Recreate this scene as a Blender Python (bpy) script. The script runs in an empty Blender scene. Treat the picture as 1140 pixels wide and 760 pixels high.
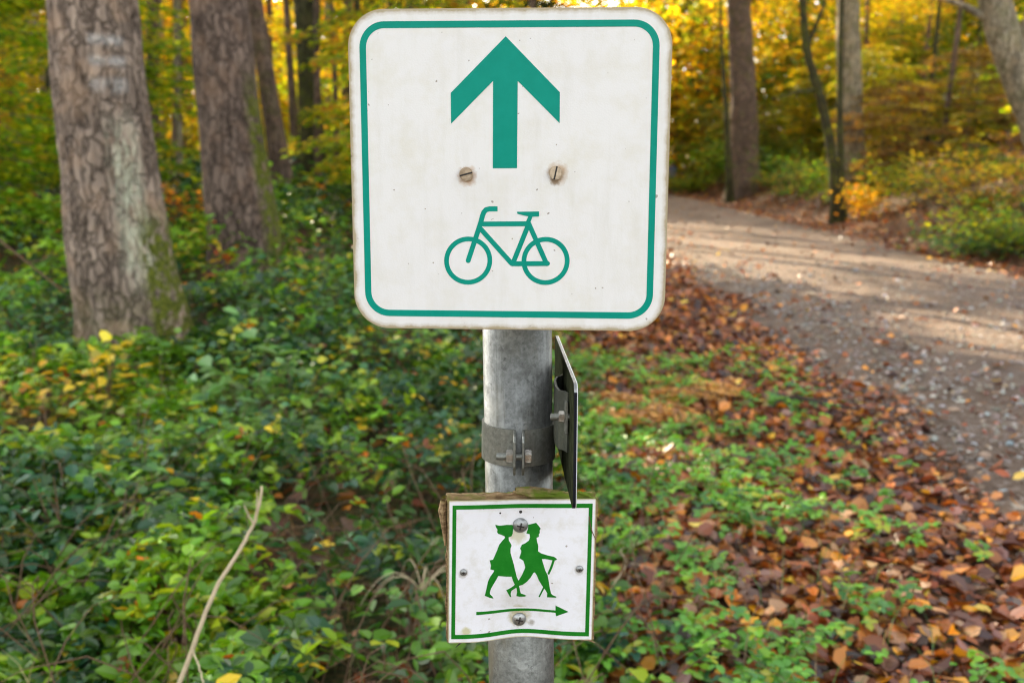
import bpy, bmesh, math, random
import numpy as np
from mathutils import Vector, Matrix, noise
rng = np.random.default_rng(7)
random.seed(7)
C = bpy.context.scene.collection
F = 1100.0
TH = math.atan(195/1100.0)
CT, ST = math.cos(TH), math.sin(TH)
CAM_H = 1.5

def P(px, py, d):
    """point seen at photo pixel (px,py) at ground distance d"""
    a, b = (px-570)/F, (py-380)/F
    t = d/(CT-b*ST)
    return np.array([a*t, d, CAM_H-(ST+b*CT)*t])

def scale_at(py, d):
    b = (py-380)/F
    return d/(CT-b*ST)/F          # metres per pixel

# ------------------------------------------------------------------ helpers
def mesh_np(name, V, Fc, mat, parent=None, col=None, smooth=False, attrs=None, mats=None):
    V = np.asarray(V, np.float32).reshape(-1, 3)
    Fc = np.asarray(Fc, np.int32)
    k = Fc.shape[1]
    me = bpy.data.meshes.new(name)
    me.vertices.add(len(V)); me.vertices.foreach_set('co', V.ravel())
    me.loops.add(Fc.size); me.loops.foreach_set('vertex_index', Fc.ravel())
    me.polygons.add(len(Fc))
    me.polygons.foreach_set('loop_start', np.arange(0, Fc.size, k, dtype=np.int32))
    me.polygons.foreach_set('use_smooth', np.full(len(Fc), smooth))
    me.update(calc_edges=True)
    if col is not None:
        a = me.attributes.new('col', 'FLOAT_COLOR', 'POINT')
        c = np.ones((len(V), 4), np.float32); c[:, :3] = col
        a.data.foreach_set('color', c.ravel())
    for kk, vv in (attrs or {}).items():
        a = me.attributes.new(kk, 'FLOAT', 'POINT'); a.data.foreach_set('value', np.asarray(vv, np.float32))
    me.materials.append(mat)
    o = bpy.data.objects.new(name, me); C.objects.link(o)
    if parent: o.parent = parent
    return o

def obj_bm(name, bm, mat, parent=None, smooth=False, flip=True):
    bmesh.ops.recalc_face_normals(bm, faces=bm.faces)
    me = bpy.data.meshes.new(name); bm.to_mesh(me); bm.free()
    if smooth:
        for p in me.polygons: p.use_smooth = True
    me.materials.append(mat)
    o = bpy.data.objects.new(name, me); C.objects.link(o)
    if parent: o.parent = parent
    return o

def tag(o, label=None, cat=None, group=None, kind=None):
    if label: o['label'] = label
    if cat: o['category'] = cat
    if group: o['group'] = group
    if kind: o['kind'] = kind
    return o

def empty(name, loc, label=None, cat=None, group=None):
    o = bpy.data.objects.new(name, None); C.objects.link(o); o.location = loc
    o.empty_display_size = .1
    return tag(o, label, cat, group)

def copy_tree(root, loc, rz, s, label=None, group=None, color=None):
    r = root.copy(); C.objects.link(r)
    r.location = loc; r.rotation_euler = (0, 0, rz); r.scale = (s, s, s)
    if label: r['label'] = label
    if group: r['group'] = group
    for ch in list(root.children):
        c = ch.copy(); C.objects.link(c); c.parent = r
        if color and 'crown' in ch.name: c.color = (*color, 1)
    return r

def box(bm, c, s, M=None, bev=0):
    r = bmesh.ops.create_cube(bm, size=1)
    vs = r['verts']
    for v in vs: v.co = Vector((v.co.x*s[0]+c[0], v.co.y*s[1]+c[1], v.co.z*s[2]+c[2]))
    if bev:
        es = list({e for v in vs for e in v.link_edges})
        rr = bmesh.ops.bevel(bm, geom=es, offset=bev, segments=2, affect='EDGES')
        vs = rr['verts']
    if M is not None:
        for v in set(vs): v.co = M @ v.co
    return vs

def cyl(bm, p0, p1, r0, r1=None, n=24, bev=0):
    p0, p1 = Vector(p0), Vector(p1); r1 = r0 if r1 is None else r1
    d = p1-p0
    M = Matrix.Translation((p0+p1)/2) @ d.to_track_quat('Z', 'Y').to_matrix().to_4x4()
    r = bmesh.ops.create_cone(bm, cap_ends=True, segments=n, radius1=r0, radius2=r1, depth=d.length, matrix=M)
    if bev:
        es = [e for e in {e for v in r['verts'] for e in v.link_edges} if len(e.link_faces) == 2 and e.calc_face_angle(0) > 1.0]
        bmesh.ops.bevel(bm, geom=es, offset=bev, segments=2, affect='EDGES')

def tube(pts, rad, n=8, jit=0, seed=0):
    """swept tube -> verts, quads"""
    pts = np.asarray(pts, float); rad = np.asarray(rad, float)
    T = np.gradient(pts, axis=0); T /= np.linalg.norm(T, axis=1)[:, None]+1e-9
    ref = np.array([1., 0, 0]) if abs(T[0][0]) < .8 else np.array([0, 1., 0])
    A = np.cross(T, ref); A /= np.linalg.norm(A, axis=1)[:, None]+1e-9
    B = np.cross(T, A)
    th = np.linspace(0, 2*np.pi, n, endpoint=False)
    R = rad[:, None]*np.ones(n)
    V = pts[:, None, :] + R[..., None]*(np.cos(th)[None, :, None]*A[:, None, :]+np.sin(th)[None, :, None]*B[:, None, :])
    m = len(pts)
    i, j = np.meshgrid(np.arange(m-1), np.arange(n), indexing='ij')
    Q = np.stack([i*n+j, i*n+(j+1) % n, (i+1)*n+(j+1) % n, (i+1)*n+j], -1).reshape(-1, 4)
    return V.reshape(-1, 3), Q

def join(parts):
    Vs, Qs, o = [], [], 0
    for V, Q in parts:
        Vs.append(V); Qs.append(Q+o); o += len(V)
    return np.concatenate(Vs), np.concatenate(Qs)

def unit(v): return v/(np.linalg.norm(v, axis=-1, keepdims=True)+1e-9)

def leaves(Pt, D, N, L, W, fold=.25, curl=.15, simple=False):
    D = unit(D); S = unit(np.cross(D, N)); N = unit(np.cross(S, D))
    L = np.asarray(L)[:, None]; W = np.asarray(W)[:, None]
    fo = np.asarray(fold)*np.ones_like(L); cu = np.asarray(curl)*np.ones_like(L)
    n = len(Pt)
    if simple:
        V = np.stack([Pt, Pt+D*L*.45+S*W*.5+N*fo*W*.5, Pt+D*L-N*cu*L, Pt+D*L*.45-S*W*.5+N*fo*W*.5], 1)
        Q = np.arange(n*4).reshape(n, 4)
        return V.reshape(-1, 3), Q, 4
    V = np.stack([Pt, Pt+D*L*.28+S*W*.46+N*fo*W*.5, Pt+D*L*.68+S*W*.42+N*(fo*W*.5-cu*L*.4), Pt+D*L-N*cu*L,
                  Pt+D*L*.68-S*W*.42+N*(fo*W*.5-cu*L*.4), Pt+D*L*.28-S*W*.46+N*fo*W*.5], 1)
    b = (np.arange(n)*6)[:, None]
    Q = np.concatenate([b+np.array([[0, 1, 2, 3]]), b+np.array([[0, 3, 4, 5]])], 0)
    return V.reshape(-1, 3), Q, 6

def rdir(n, up=0.0, spread=1.0):
    a = rng.uniform(0, 2*np.pi, n)
    z = up + rng.normal(0, .25*spread, n)
    return unit(np.stack([np.cos(a), np.sin(a), z], 1))

def rnorm(n, tilt=.4):
    return unit(np.stack([rng.normal(0, tilt, n), rng.normal(0, tilt, n), np.ones(n)], 1))

def vnoise(x, y, s=1.0, seed=0):
    """cheap smooth value noise 0..1, vectorised"""
    x = np.asarray(x, float)*s+seed*17.3; y = np.asarray(y, float)*s+seed*9.1
    xi, yi = np.floor(x), np.floor(y); fx, fy = x-xi, y-yi
    fx = fx*fx*(3-2*fx); fy = fy*fy*(3-2*fy)
    def h(a, b):
        v = np.sin(a*127.1+b*311.7+seed*3.7)*43758.5453
        return v-np.floor(v)
    return (h(xi, yi)*(1-fx)+h(xi+1, yi)*fx)*(1-fy)+(h(xi, yi+1)*(1-fx)+h(xi+1, yi+1)*fx)*fy

def pick(pal, w, n, jit=.18):
    pal = np.array(pal, float); w = np.array(w, float); w /= w.sum()
    c = pal[rng.choice(len(pal), n, p=w)]
    return np.clip(c*np.exp(rng.normal(0, jit, (n, 1)))*np.exp(rng.normal(0, jit*.35, (n, 3))), 0, .9)

# ------------------------------------------------------------------ materials
def new_mat(name):
    m = bpy.data.materials.new(name); m.use_nodes = True
    nt = m.node_tree; nt.nodes.clear()
    out = nt.nodes.new('ShaderNodeOutputMaterial')
    return m, nt, out

class N_:
    def __init__(s, nt): s.nt = nt
    def n(s, t, **k):
        x = s.nt.nodes.new(t)
        for a, b in k.items():
            if a in x.inputs.keys() if isinstance(a, str) else False: x.inputs[a].default_value = b
            else: setattr(x, a, b)
        return x
    def l(s, a, b): s.nt.links.new(a, b)
    def noise(s, vec, scale, detail=4, rough=.55, dist=0):
        x = s.nt.nodes.new('ShaderNodeTexNoise'); x.inputs['Scale'].default_value = scale
        x.inputs['Detail'].default_value = detail; x.inputs['Roughness'].default_value = rough
        x.inputs['Distortion'].default_value = dist
        if vec is not None: s.l(vec, x.inputs['Vector'])
        return x.outputs['Fac']
    def ramp(s, fac, stops):
        x = s.nt.nodes.new('ShaderNodeValToRGB'); r = x.color_ramp
        while len(r.elements) < len(stops): r.elements.new(.5)
        for e, (p, c) in zip(r.elements, stops):
            e.position = p; e.color = (*c, 1) if not isinstance(c, (int, float)) else (c, c, c, 1)
        s.l(fac, x.inputs['Fac']); return x.outputs['Color']
    def mix(s, fac, a, b, mode='MIX'):
        x = s.nt.nodes.new('ShaderNodeMix'); x.data_type = 'RGBA'; x.blend_type = mode
        for i, v in ((0, fac), (6, a), (7, b)):
            if hasattr(v, 'links'): s.l(v, x.inputs[i])
            elif i == 0: x.inputs[0].default_value = v
            else: x.inputs[i].default_value = (*v, 1)
        return x.outputs[2]
    def math(s, op, a, b=0.0):
        x = s.nt.nodes.new('ShaderNodeMath'); x.operation = op
        for i, v in ((0, a), (1, b)):
            if hasattr(v, 'links'): s.l(v, x.inputs[i])
            else: x.inputs[i].default_value = v
        return x.outputs[0]
    def mapping(s, src, scale=(1, 1, 1), rot=(0, 0, 0)):
        x = s.nt.nodes.new('ShaderNodeMapping'); x.inputs['Scale'].default_value = scale; x.inputs['Rotation'].default_value = rot
        s.l(src, x.inputs['Vector']); return x.outputs[0]
    def coord(s, w='Object'): return s.nt.nodes.new('ShaderNodeTexCoord').outputs[w]
    def attr(s, name, w='Color'):
        x = s.nt.nodes.new('ShaderNodeAttribute'); x.attribute_name = name; return x.outputs[w]
    def bump(s, h, strength=.5, dist=.01):
        x = s.nt.nodes.new('ShaderNodeBump'); x.inputs['Strength'].default_value = strength
        x.inputs['Distance'].default_value = dist; s.l(h, x.inputs['Height']); return x.outputs[0]
    def pbsdf(s, out, color, rough=.6, metal=0, normal=None, spec=.5):
        x = s.nt.nodes.new('ShaderNodeBsdfPrincipled')
        for k, v in (('Base Color', color), ('Roughness', rough), ('Metallic', metal), ('Specular IOR Level', spec)):
            if hasattr(v, 'links'): s.l(v, x.inputs[k])
            elif k == 'Base Color': x.inputs[k].default_value = (*v, 1)
            else: x.inputs[k].default_value = v
        if normal is not None: s.l(normal, x.inputs['Normal'])
        s.l(x.outputs[0], out.inputs['Surface']); return x

def leaf_mat(name, trans=.45, gloss=.08, rough=.45, use_obj=True, tb=1.3):
    m, nt, out = new_mat(name); g = N_(nt)
    col = g.attr('col')
    oi = nt.nodes.new('ShaderNodeObjectInfo')
    if use_obj: col = g.mix(1.0, col, oi.outputs['Color'], 'MULTIPLY')
    d = nt.nodes.new('ShaderNodeBsdfDiffuse'); t = nt.nodes.new('ShaderNodeBsdfTranslucent')
    gl = nt.nodes.new('ShaderNodeBsdfGlossy'); gl.inputs['Roughness'].default_value = rough
    gl.inputs['Color'].default_value = (.9, .9, .9, 1)
    g.l(col, d.inputs['Color'])
    tc = g.mix(1.0, col, (tb*1.25, tb, tb*.45), 'MULTIPLY')   # light that passes through a leaf is yellower
    g.l(tc, t.inputs['Color'])
    m1 = nt.nodes.new('ShaderNodeMixShader'); m1.inputs[0].default_value = trans
    g.l(d.outputs[0], m1.inputs[1]); g.l(t.outputs[0], m1.inputs[2])
    m2 = nt.nodes.new('ShaderNodeMixShader'); m2.inputs[0].default_value = gloss
    g.l(m1.outputs[0], m2.inputs[1]); g.l(gl.outputs[0], m2.inputs[2])
    g.l(m2.outputs[0], out.inputs['Surface'])
    return m
M_leaf = leaf_mat('leaf_foliage', .5, .02)
M_bramble = leaf_mat('bramble_leaf', .3, .045, .36, False)
M_litter = leaf_mat('dead_leaf', .12, .07, .4, False, 1.0)
M_needle = leaf_mat('needle_foliage', .25, .03)

def bark_mat(name, dark, light, sc=1.0, special=False, moss=.3):
    m, nt, out = new_mat(name); g = N_(nt); co = g.coord()
    v = g.mapping(co, (1, 1, .22))
    n1 = g.noise(v, 14*sc, 6, .65, .6); n2 = g.noise(co, 2.2, 3); n3 = g.noise(v, 60*sc, 3, .6)
    vo = nt.nodes.new('ShaderNodeTexVoronoi'); vo.feature = 'DISTANCE_TO_EDGE'; vo.inputs['Scale'].default_value = 17*sc
    v2 = g.mapping(co, (1, 1, .28)); mixv = nt.nodes.new('ShaderNodeMix'); mixv.data_type = 'VECTOR'
    nv = nt.nodes.new('ShaderNodeTexNoise'); nv.inputs['Scale'].default_value = 9; g.l(co, nv.inputs['Vector'])
    mixv.inputs[0].default_value = .12; g.l(v2, mixv.inputs[4]); g.l(nv.outputs['Color'], mixv.inputs[5])
    g.l(mixv.outputs[1], vo.inputs['Vector'])
    crack = g.ramp(vo.outputs['Distance'], [(0, 0.0), (.16, .9), (1, 1.0)])
    h = g.math('ADD', g.math('MULTIPLY', crack, .8), g.math('ADD', g.math('MULTIPLY', n1, .8), g.math('MULTIPLY', n3, .25)))
    base = g.ramp(n1, [(.3, dark), (.68, light)])
    base = g.mix(g.math('MULTIPLY', g.math('SUBTRACT', 1.0, crack), .75), base, tuple(c*.35 for c in dark))
    big = g.ramp(n2, [(.35, .75), (.7, 1.2)])
    base = g.mix(1.0, base, big, 'MULTIPLY')
    rd = g.ramp(g.noise(co, 5, 2), [(.5, 0.0), (.7, .5)])
    base = g.mix(rd, base, tuple(a*b for a, b in zip(light, (1.0, .87, .74))))
    mcol = g.ramp(g.noise(co, 40, 2), [(.3, (.05, .07, .008)), (.7, (.16, .17, .02))])
    if special:
        base = g.mix(g.math('MULTIPLY', g.attr('pale', 'Fac'), g.ramp(g.noise(g.mapping(co, (1, 1, .3)), 22, 5, .75), [(.38, .0), (.6, 1.0)])), base, (.55, .55, .40))
        base = g.mix(g.math('MULTIPLY', g.attr('paint', 'Fac'), g.ramp(n1, [(.36, .0), (.5, 1.0)])), base, (.72, .72, .70))
        mf = g.math('MULTIPLY', g.attr('moss', 'Fac'), g.ramp(g.noise(co, 12, 4), [(.36, 0.0), (.52, 1.0)]))
    else:
        mf = g.math('MULTIPLY', g.ramp(g.noise(co, 3.2, 5, .7), [(.5, 0.0), (.66, 1.0)]), moss)
    base = g.mix(mf, base, mcol)
    g.pbsdf(out, base, .9, normal=g.bump(h, .9, .02), spec=.2)
    return m
M_bark1 = bark_mat('spruce_bark_marked', (.075, .050, .035), (.50, .385, .30), 1.0, True)
M_bark2 = bark_mat('fir_bark', (.060, .040, .030), (.31, .225, .175), .9, True)
M_bark = bark_mat('woodland_bark', (.09, .06, .045), (.29, .20, .15), 1.0, False, .35)
M_barkp = bark_mat('beech_bark', (.22, .175, .11), (.50, .43, .30), .8, False, .45)
M_barkm = bark_mat('mossy_bark', (.04, .04, .02), (.12, .11, .05), 1.0, False, .8)

def simple(name, color, rough=.6, metal=0, nz=.15, sc=30, bump=.15, bd=.002, spec=.5, col2=None):
    m, nt, out = new_mat(name); g = N_(nt); co = g.coord()
    n = g.noise(co, sc, 5, .6)
    c = g.ramp(n, [(.3, tuple(x*(1-nz) for x in color)), (.7, col2 or tuple(min(1, x*(1+nz)) for x in color))])
    g.pbsdf(out, c, rough, metal, g.bump(n, bump, bd), spec)
    return m
M_stem = simple('brown_stem', (.13, .075, .035), .8)
M_straw = simple('dry_straw_stalk', (.52, .42, .26), .7)
M_twig = simple('dark_twig', (.05, .035, .025), .9)
M_stone = None

def stone_mat():
    m, nt, out = new_mat('pebble'); g = N_(nt)
    n = g.noise(g.coord(), 60, 3)
    c = g.mix(1.0, g.attr('col'), g.ramp(n, [(.3, .8), (.7, 1.15)]), 'MULTIPLY')
    g.pbsdf(out, c, .8, normal=g.bump(n, .3, .003)); return m
M_stone = stone_mat()

def ground_mat():
    m, nt, out = new_mat('forest_soil'); g = N_(nt); co = g.coord()
    n1 = g.noise(co, .7, 5); n2 = g.noise(co, 9, 6, .7); n3 = g.noise(co, 45, 4, .7)
    vo = nt.nodes.new('ShaderNodeTexVoronoi'); vo.inputs['Scale'].default_value = 17; g.l(co, vo.inputs['Vector'])
    rc = nt.nodes.new('ShaderNodeSeparateColor'); g.l(vo.outputs['Color'], rc.inputs[0])
    leafc = g.ramp(rc.outputs[0], [(0, (.045, .02, .01)), (.35, (.11, .045, .02)), (.6, (.19, .08, .03)), (.8, (.26, .13, .05)), (1, (.10, .05, .04))])
    soil = g.ramp(n2, [(.3, (.02, .013, .008)), (.7, (.07, .045, .025))])
    c = g.mix(g.ramp(n3, [(.42, 0.0), (.55, 1.0)]), soil, leafc)
    grn = g.ramp(n3, [(.3, (.012, .025, .006)), (.7, (.05, .08, .015))])
    c = g.mix(g.math('MULTIPLY', g.attr('green', 'Fac'), g.ramp(n2, [(.4, .2), (.6, 1.0)])), c, grn)
    h = g.math('ADD', g.math('MULTIPLY', vo.outputs['Distance'], .7), n3)
    g.pbsdf(out, c, .9, normal=g.bump(h, .8, .02), spec=.25)
    return m
def road_mat():
    m, nt, out = new_mat('gravel_track'); g = N_(nt); co = g.coord()
    n0 = g.noise(co, .5, 4); n1 = g.noise(co, 6, 5, .65); n3 = g.noise(co, 120, 3, .7)
    vo = nt.nodes.new('ShaderNodeTexVoronoi'); vo.inputs['Scale'].default_value = 42; g.l(co, vo.inputs['Vector'])
    rc = nt.nodes.new('ShaderNodeSeparateColor'); g.l(vo.outputs['Color'], rc.inputs[0])
    st = g.ramp(rc.outputs[0], [(0, (.085, .06, .045)), (.4, (.17, .125, .095)), (.75, (.24, .19, .155)), (1, (.40, .35, .31))])
    fine = g.ramp(n1, [(.3, (.13, .085, .06)), (.7, (.23, .165, .125))])
    tr = g.attr('track', 'Fac')          # compacted wheel tracks: finer and paler
    fac = g.math('MULTIPLY', g.ramp(n1, [(.38, .25), (.6, .95)]), g.math('SUBTRACT', 1.0, g.math('MULTIPLY', tr, .75)))
    c = g.mix(fac, fine, st)
    c = g.mix(g.math('MULTIPLY', tr, .6), c, (.235, .180, .15))
    c = g.mix(g.ramp(n0, [(.4, 0.0), (.75, .5)]), c, (.15, .095, .06))
    c = g.mix(g.ramp(n3, [(.3, .35), (.5, 0.0)]), c, (.10, .07, .05))
    v2_ = nt.nodes.new('ShaderNodeTexVoronoi'); v2_.inputs['Scale'].default_value = 13; g.l(co, v2_.inputs['Vector'])
    s2_ = nt.nodes.new('ShaderNodeSeparateColor'); g.l(v2_.outputs['Color'], s2_.inputs[0])
    c = g.mix(g.math('MULTIPLY', g.ramp(s2_.outputs[0], [(.86, 0.0), (.88, 1.0)]), g.ramp(v2_.outputs['Distance'], [(.28, .8), (.36, 0.0)])), c, (.30, .13, .05))
    c = g.mix(1.0, c, g.ramp(g.noise(co, 2.3, 4, .7), [(.3, .72), (.7, 1.18)]), 'MULTIPLY')
    h = g.math('ADD', vo.outputs['Distance'], g.math('MULTIPLY', n3, .6))
    g.pbsdf(out, c, .88, normal=g.bump(h, 1.0, .02), spec=.2)
    return m

# ------------------------------------------------------------------ terrain
RL = lambda y: 2.05+.045*y
RR = lambda y: 6.35+.045*y
def sm(t):
    t = np.clip(t, 0, 1); return t*t*(3-2*t)
def terr(x, y):
    x = np.asarray(x, float); y = np.asarray(y, float)
    l = RL(y)-x; r = x-RR(y)
    hl = np.clip((y-6.2)*.085, 0, 1.1)*sm((l-.5)/2.6)+.10*sm((l-.2)/.8)*sm((9-y)/4)*0
    hl = hl + .018*np.clip(l-10, 0, 60)
    hr = 1.05*sm((r-.5)/3.2)+.15*np.clip(r-3.0, 0, 30)
    hr = hr*sm((y-4)/8+.3)
    roadm = sm(-np.minimum(l, 0)/.4)*sm(-np.minimum(r, 0)/.4)
    bump = (vnoise(x, y, .9, 1)-.5)*.10+(vnoise(x, y, 3.1, 2)-.5)*.035
    off = sm(np.maximum(l, r)/.8)
    far = .0009*np.clip(y-70, 0, 400)**1.2*2
    crown = np.where((l < 0) & (r < 0), .035*np.sin(np.pi*np.clip(-l/4.3, 0, 1)), 0)
    return hl+hr+bump*off+far+crown-.03*roadm

def terr1(x, y): return float(terr(np.array([x]), np.array([y]))[0])

def grid_axis(parts):
    return np.unique(np.concatenate([np.arange(a, b, s) for a, b, s in parts]+[[parts[-1][1]]]))
gx = grid_axis([(-300, -60, 20), (-60, -14, 2), (-14, -4, .4), (-4, 10, .12), (10, 16, .4), (16, 60, 2), (60, 300, 20)])
gy = grid_axis([(-60, -4, 4), (-4, 1.5, .4), (1.5, 12, .12), (12, 35, .35), (35, 90, 1.2), (90, 600, 25)])
X, Y = np.meshgrid(gx, gy)
Z = terr(X, Y)
nx, ny = len(gx), len(gy)
i, j = np.meshgrid(np.arange(ny-1), np.arange(nx-1), indexing='ij')
Q = np.stack([i*nx+j, i*nx+j+1, (i+1)*nx+j+1, (i+1)*nx+j], -1).reshape(-1, 4)
green = sm((RL(Y)-1.5-X)/1.0)*.9*(vnoise(X, Y, .8, 3) > .25)+sm((X-RR(Y)-1)/1.5)*.45
ground = mesh_np('ground', np.stack([X, Y, Z], -1), Q, ground_mat(), smooth=True, attrs={'green': green.ravel()})
tag(ground, kind='structure')
# gravel road sheet with a slight camber, its ragged edge lost under the leaves
ry = grid_axis([(-20, 1, 1), (1, 14, .12), (14, 40, .3), (40, 160, 2)])
rt = np.linspace(0, 1, 60)
RY, RT = np.meshgrid(ry, rt, indexing='ij')
e0 = (vnoise(RY*0, RY, 1.3, 5)-.5)*.25; e1 = (vnoise(RY*0+7, RY, 1.3, 6)-.5)*.25
RX = RL(RY)+e0+(RR(RY)+e1-RL(RY)-e0)*RT
RZ = terr(RX, RY)+.004+.03*sm(RT/.06)*sm((1-RT)/.06)+(vnoise(RX, RY, 2.5, 9)-.5)*.015*sm(RT/.1)*sm((1-RT)/.1)
tr = np.exp(-((RT-.27)/.09)**2)+np.exp(-((RT-.72)/.09)**2)
RZ -= .018*tr
n = len(rt); i, j = np.meshgrid(np.arange(len(ry)-1), np.arange(n-1), indexing='ij')
Q = np.stack([i*n+j, i*n+j+1, (i+1)*n+j+1, (i+1)*n+j], -1).reshape(-1, 4)
road = mesh_np('road', np.stack([RX, RY, RZ], -1), Q, road_mat(), smooth=True, attrs={'track': tr.ravel()})
tag(road, kind='structure')
def surf(x, y):   # top of ground or road
    t = np.clip((x-RL(y))/(RR(y)-RL(y)), 0, 1); inside = (t > 0) & (t < 1)
    return terr(x, y)+np.where(inside, .004+.03*sm(t/.06)*sm((1-t)/.06), 0)

# ------------------------------------------------------------------ leaf litter, pebbles, undergrowth (uncountable: stuff)
LIT = [(.26, .060, .010), (.42, .125, .012), (.52, .20, .025), (.13, .036, .012), (.22, .10, .065), (.54, .28, .12), (.80, .30, .012), (.72, .44, .05), (.04, .014, .010)]
LW = [24, 17, 9, 20, 10, 6, 5, 2.5, 15]
def litter(n, xf, yr, size, dens, lift=.0):
    y = yr[0]+(yr[1]-yr[0])*rng.uniform(0, 1, n)**1.3
    x = xf(y, rng.uniform(0, 1, n))
    k = rng.uniform(0, 1, n) < dens(x, y); x, y = x[k], y[k]; n = len(x)
    z = surf(x, y)+rng.uniform(.002, .035, n)*np.where(x > RL(y)+.4, .3, 1)*np.where((x < RL(y)), 1, .8)+lift
    L = size*rng.uniform(.45, 1.4, n)
    return np.stack([x, y, z], 1), L
Ps, Ls = [], []
d_edge = lambda x, y: np.clip(.04+.96*sm((RL(y)+.04+(vnoise(x, y, 1.4, 11)-.5)*.8-x)/.5), 0, 1)
for a in (litter(26000, lambda y, u: .0+u*3.4, (2.2, 9), .062, d_edge),
          litter(26000, lambda y, u: -.2+u*(RL(y)+1.2), (9, 40), .085, d_edge),
          litter(14000, lambda y, u: RR(y)-1.0+u*3.2, (8, 60), .09, lambda x, y: sm((x-RR(y)+.5)/.7)),
          litter(13000, lambda y, u: RR(y)+1.2+u*15, (12, 60), .15, lambda x, y: .9+0*x),
          litter(9000, lambda y, u: -7+u*8.0, (2.2, 12), .075, lambda x, y: .6+0*x),
          litter(2400, lambda y, u: RL(y)+u*4.2, (2.6, 40), .07, lambda x, y: .55*(vnoise(x, y, .9, 12) > .35)+.08)):
    Ps.append(a[0]); Ls.append(a[1])
Pt = np.concatenate(Ps); L = np.concatenate(Ls); n = len(Pt)
V, Q, k = leaves(Pt, rdir(n, .05), rnorm(n, .5), L, L*rng.uniform(.4, .95, n), rng.uniform(-.35, .55, n)[:, None], rng.uniform(-.35, .45, n)[:, None])
lit = mesh_np('leaf_litter', V, Q, M_litter, col=np.repeat(pick(LIT, LW, n, .25), k, 0), smooth=False)
tag(lit, 'fallen brown and orange leaves covering the verge beside the gravel track', 'leaf litter', kind='stuff')

# pebbles of the track
def ico(sub=1):
    bm = bmesh.new(); bmesh.ops.create_icosphere(bm, subdivisions=sub, radius=1)
    V = np.array([v.co[:] for v in bm.verts]); Fa = np.array([[v.index for v in f.verts] for f in bm.faces]); bm.free()
    return V, Fa
iv, iF = ico(1)
n = 15000
y = 2.4+13*rng.uniform(0, 1, n)**1.6; x = RL(y)-.3+rng.uniform(0, 1, n)**1.2*4.4
k = rng.uniform(0, 1, n) < np.where(np.abs(x-RL(y)-.4) < .6, 1, .45); x, y = x[k], y[k]; n = len(x)
s = rng.gamma(2.2, .0040, n)+.003
sc = s[:, None]*rng.uniform(.6, 1.3, (n, 3)); sc[:, 2] *= .6
a = rng.uniform(0, 6.28, n); ca, sa = np.cos(a), np.sin(a)
W_ = iv[None]*sc[:, None, :]*(1+.18*rng.normal(0, 1, (n, len(iv), 1)))
V = np.stack([W_[..., 0]*ca[:, None]-W_[..., 1]*sa[:, None]+x[:, None], W_[..., 0]*sa[:, None]+W_[..., 1]*ca[:, None]+y[:, None], W_[..., 2]+(surf(x, y)+s*.15)[:, None]], -1)
Fq = (iF[None]+(np.arange(n)*len(iv))[:, None, None]).reshape(-1, 3)
pc = pick([(.30, .26, .22), (.42, .38, .34), (.22, .18, .14), (.34, .36, .38), (.52, .48, .42), (.36, .26, .17)], [5, 4, 4, 2, 1.4, 3], n, .15)
pb = mesh_np('pebbles', V, Fq, M_stone, col=np.repeat(pc, len(iv), 0))
tag(pb, 'grey and tan pebbles strewn over the gravel track', 'pebbles', kind='stuff')

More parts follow.
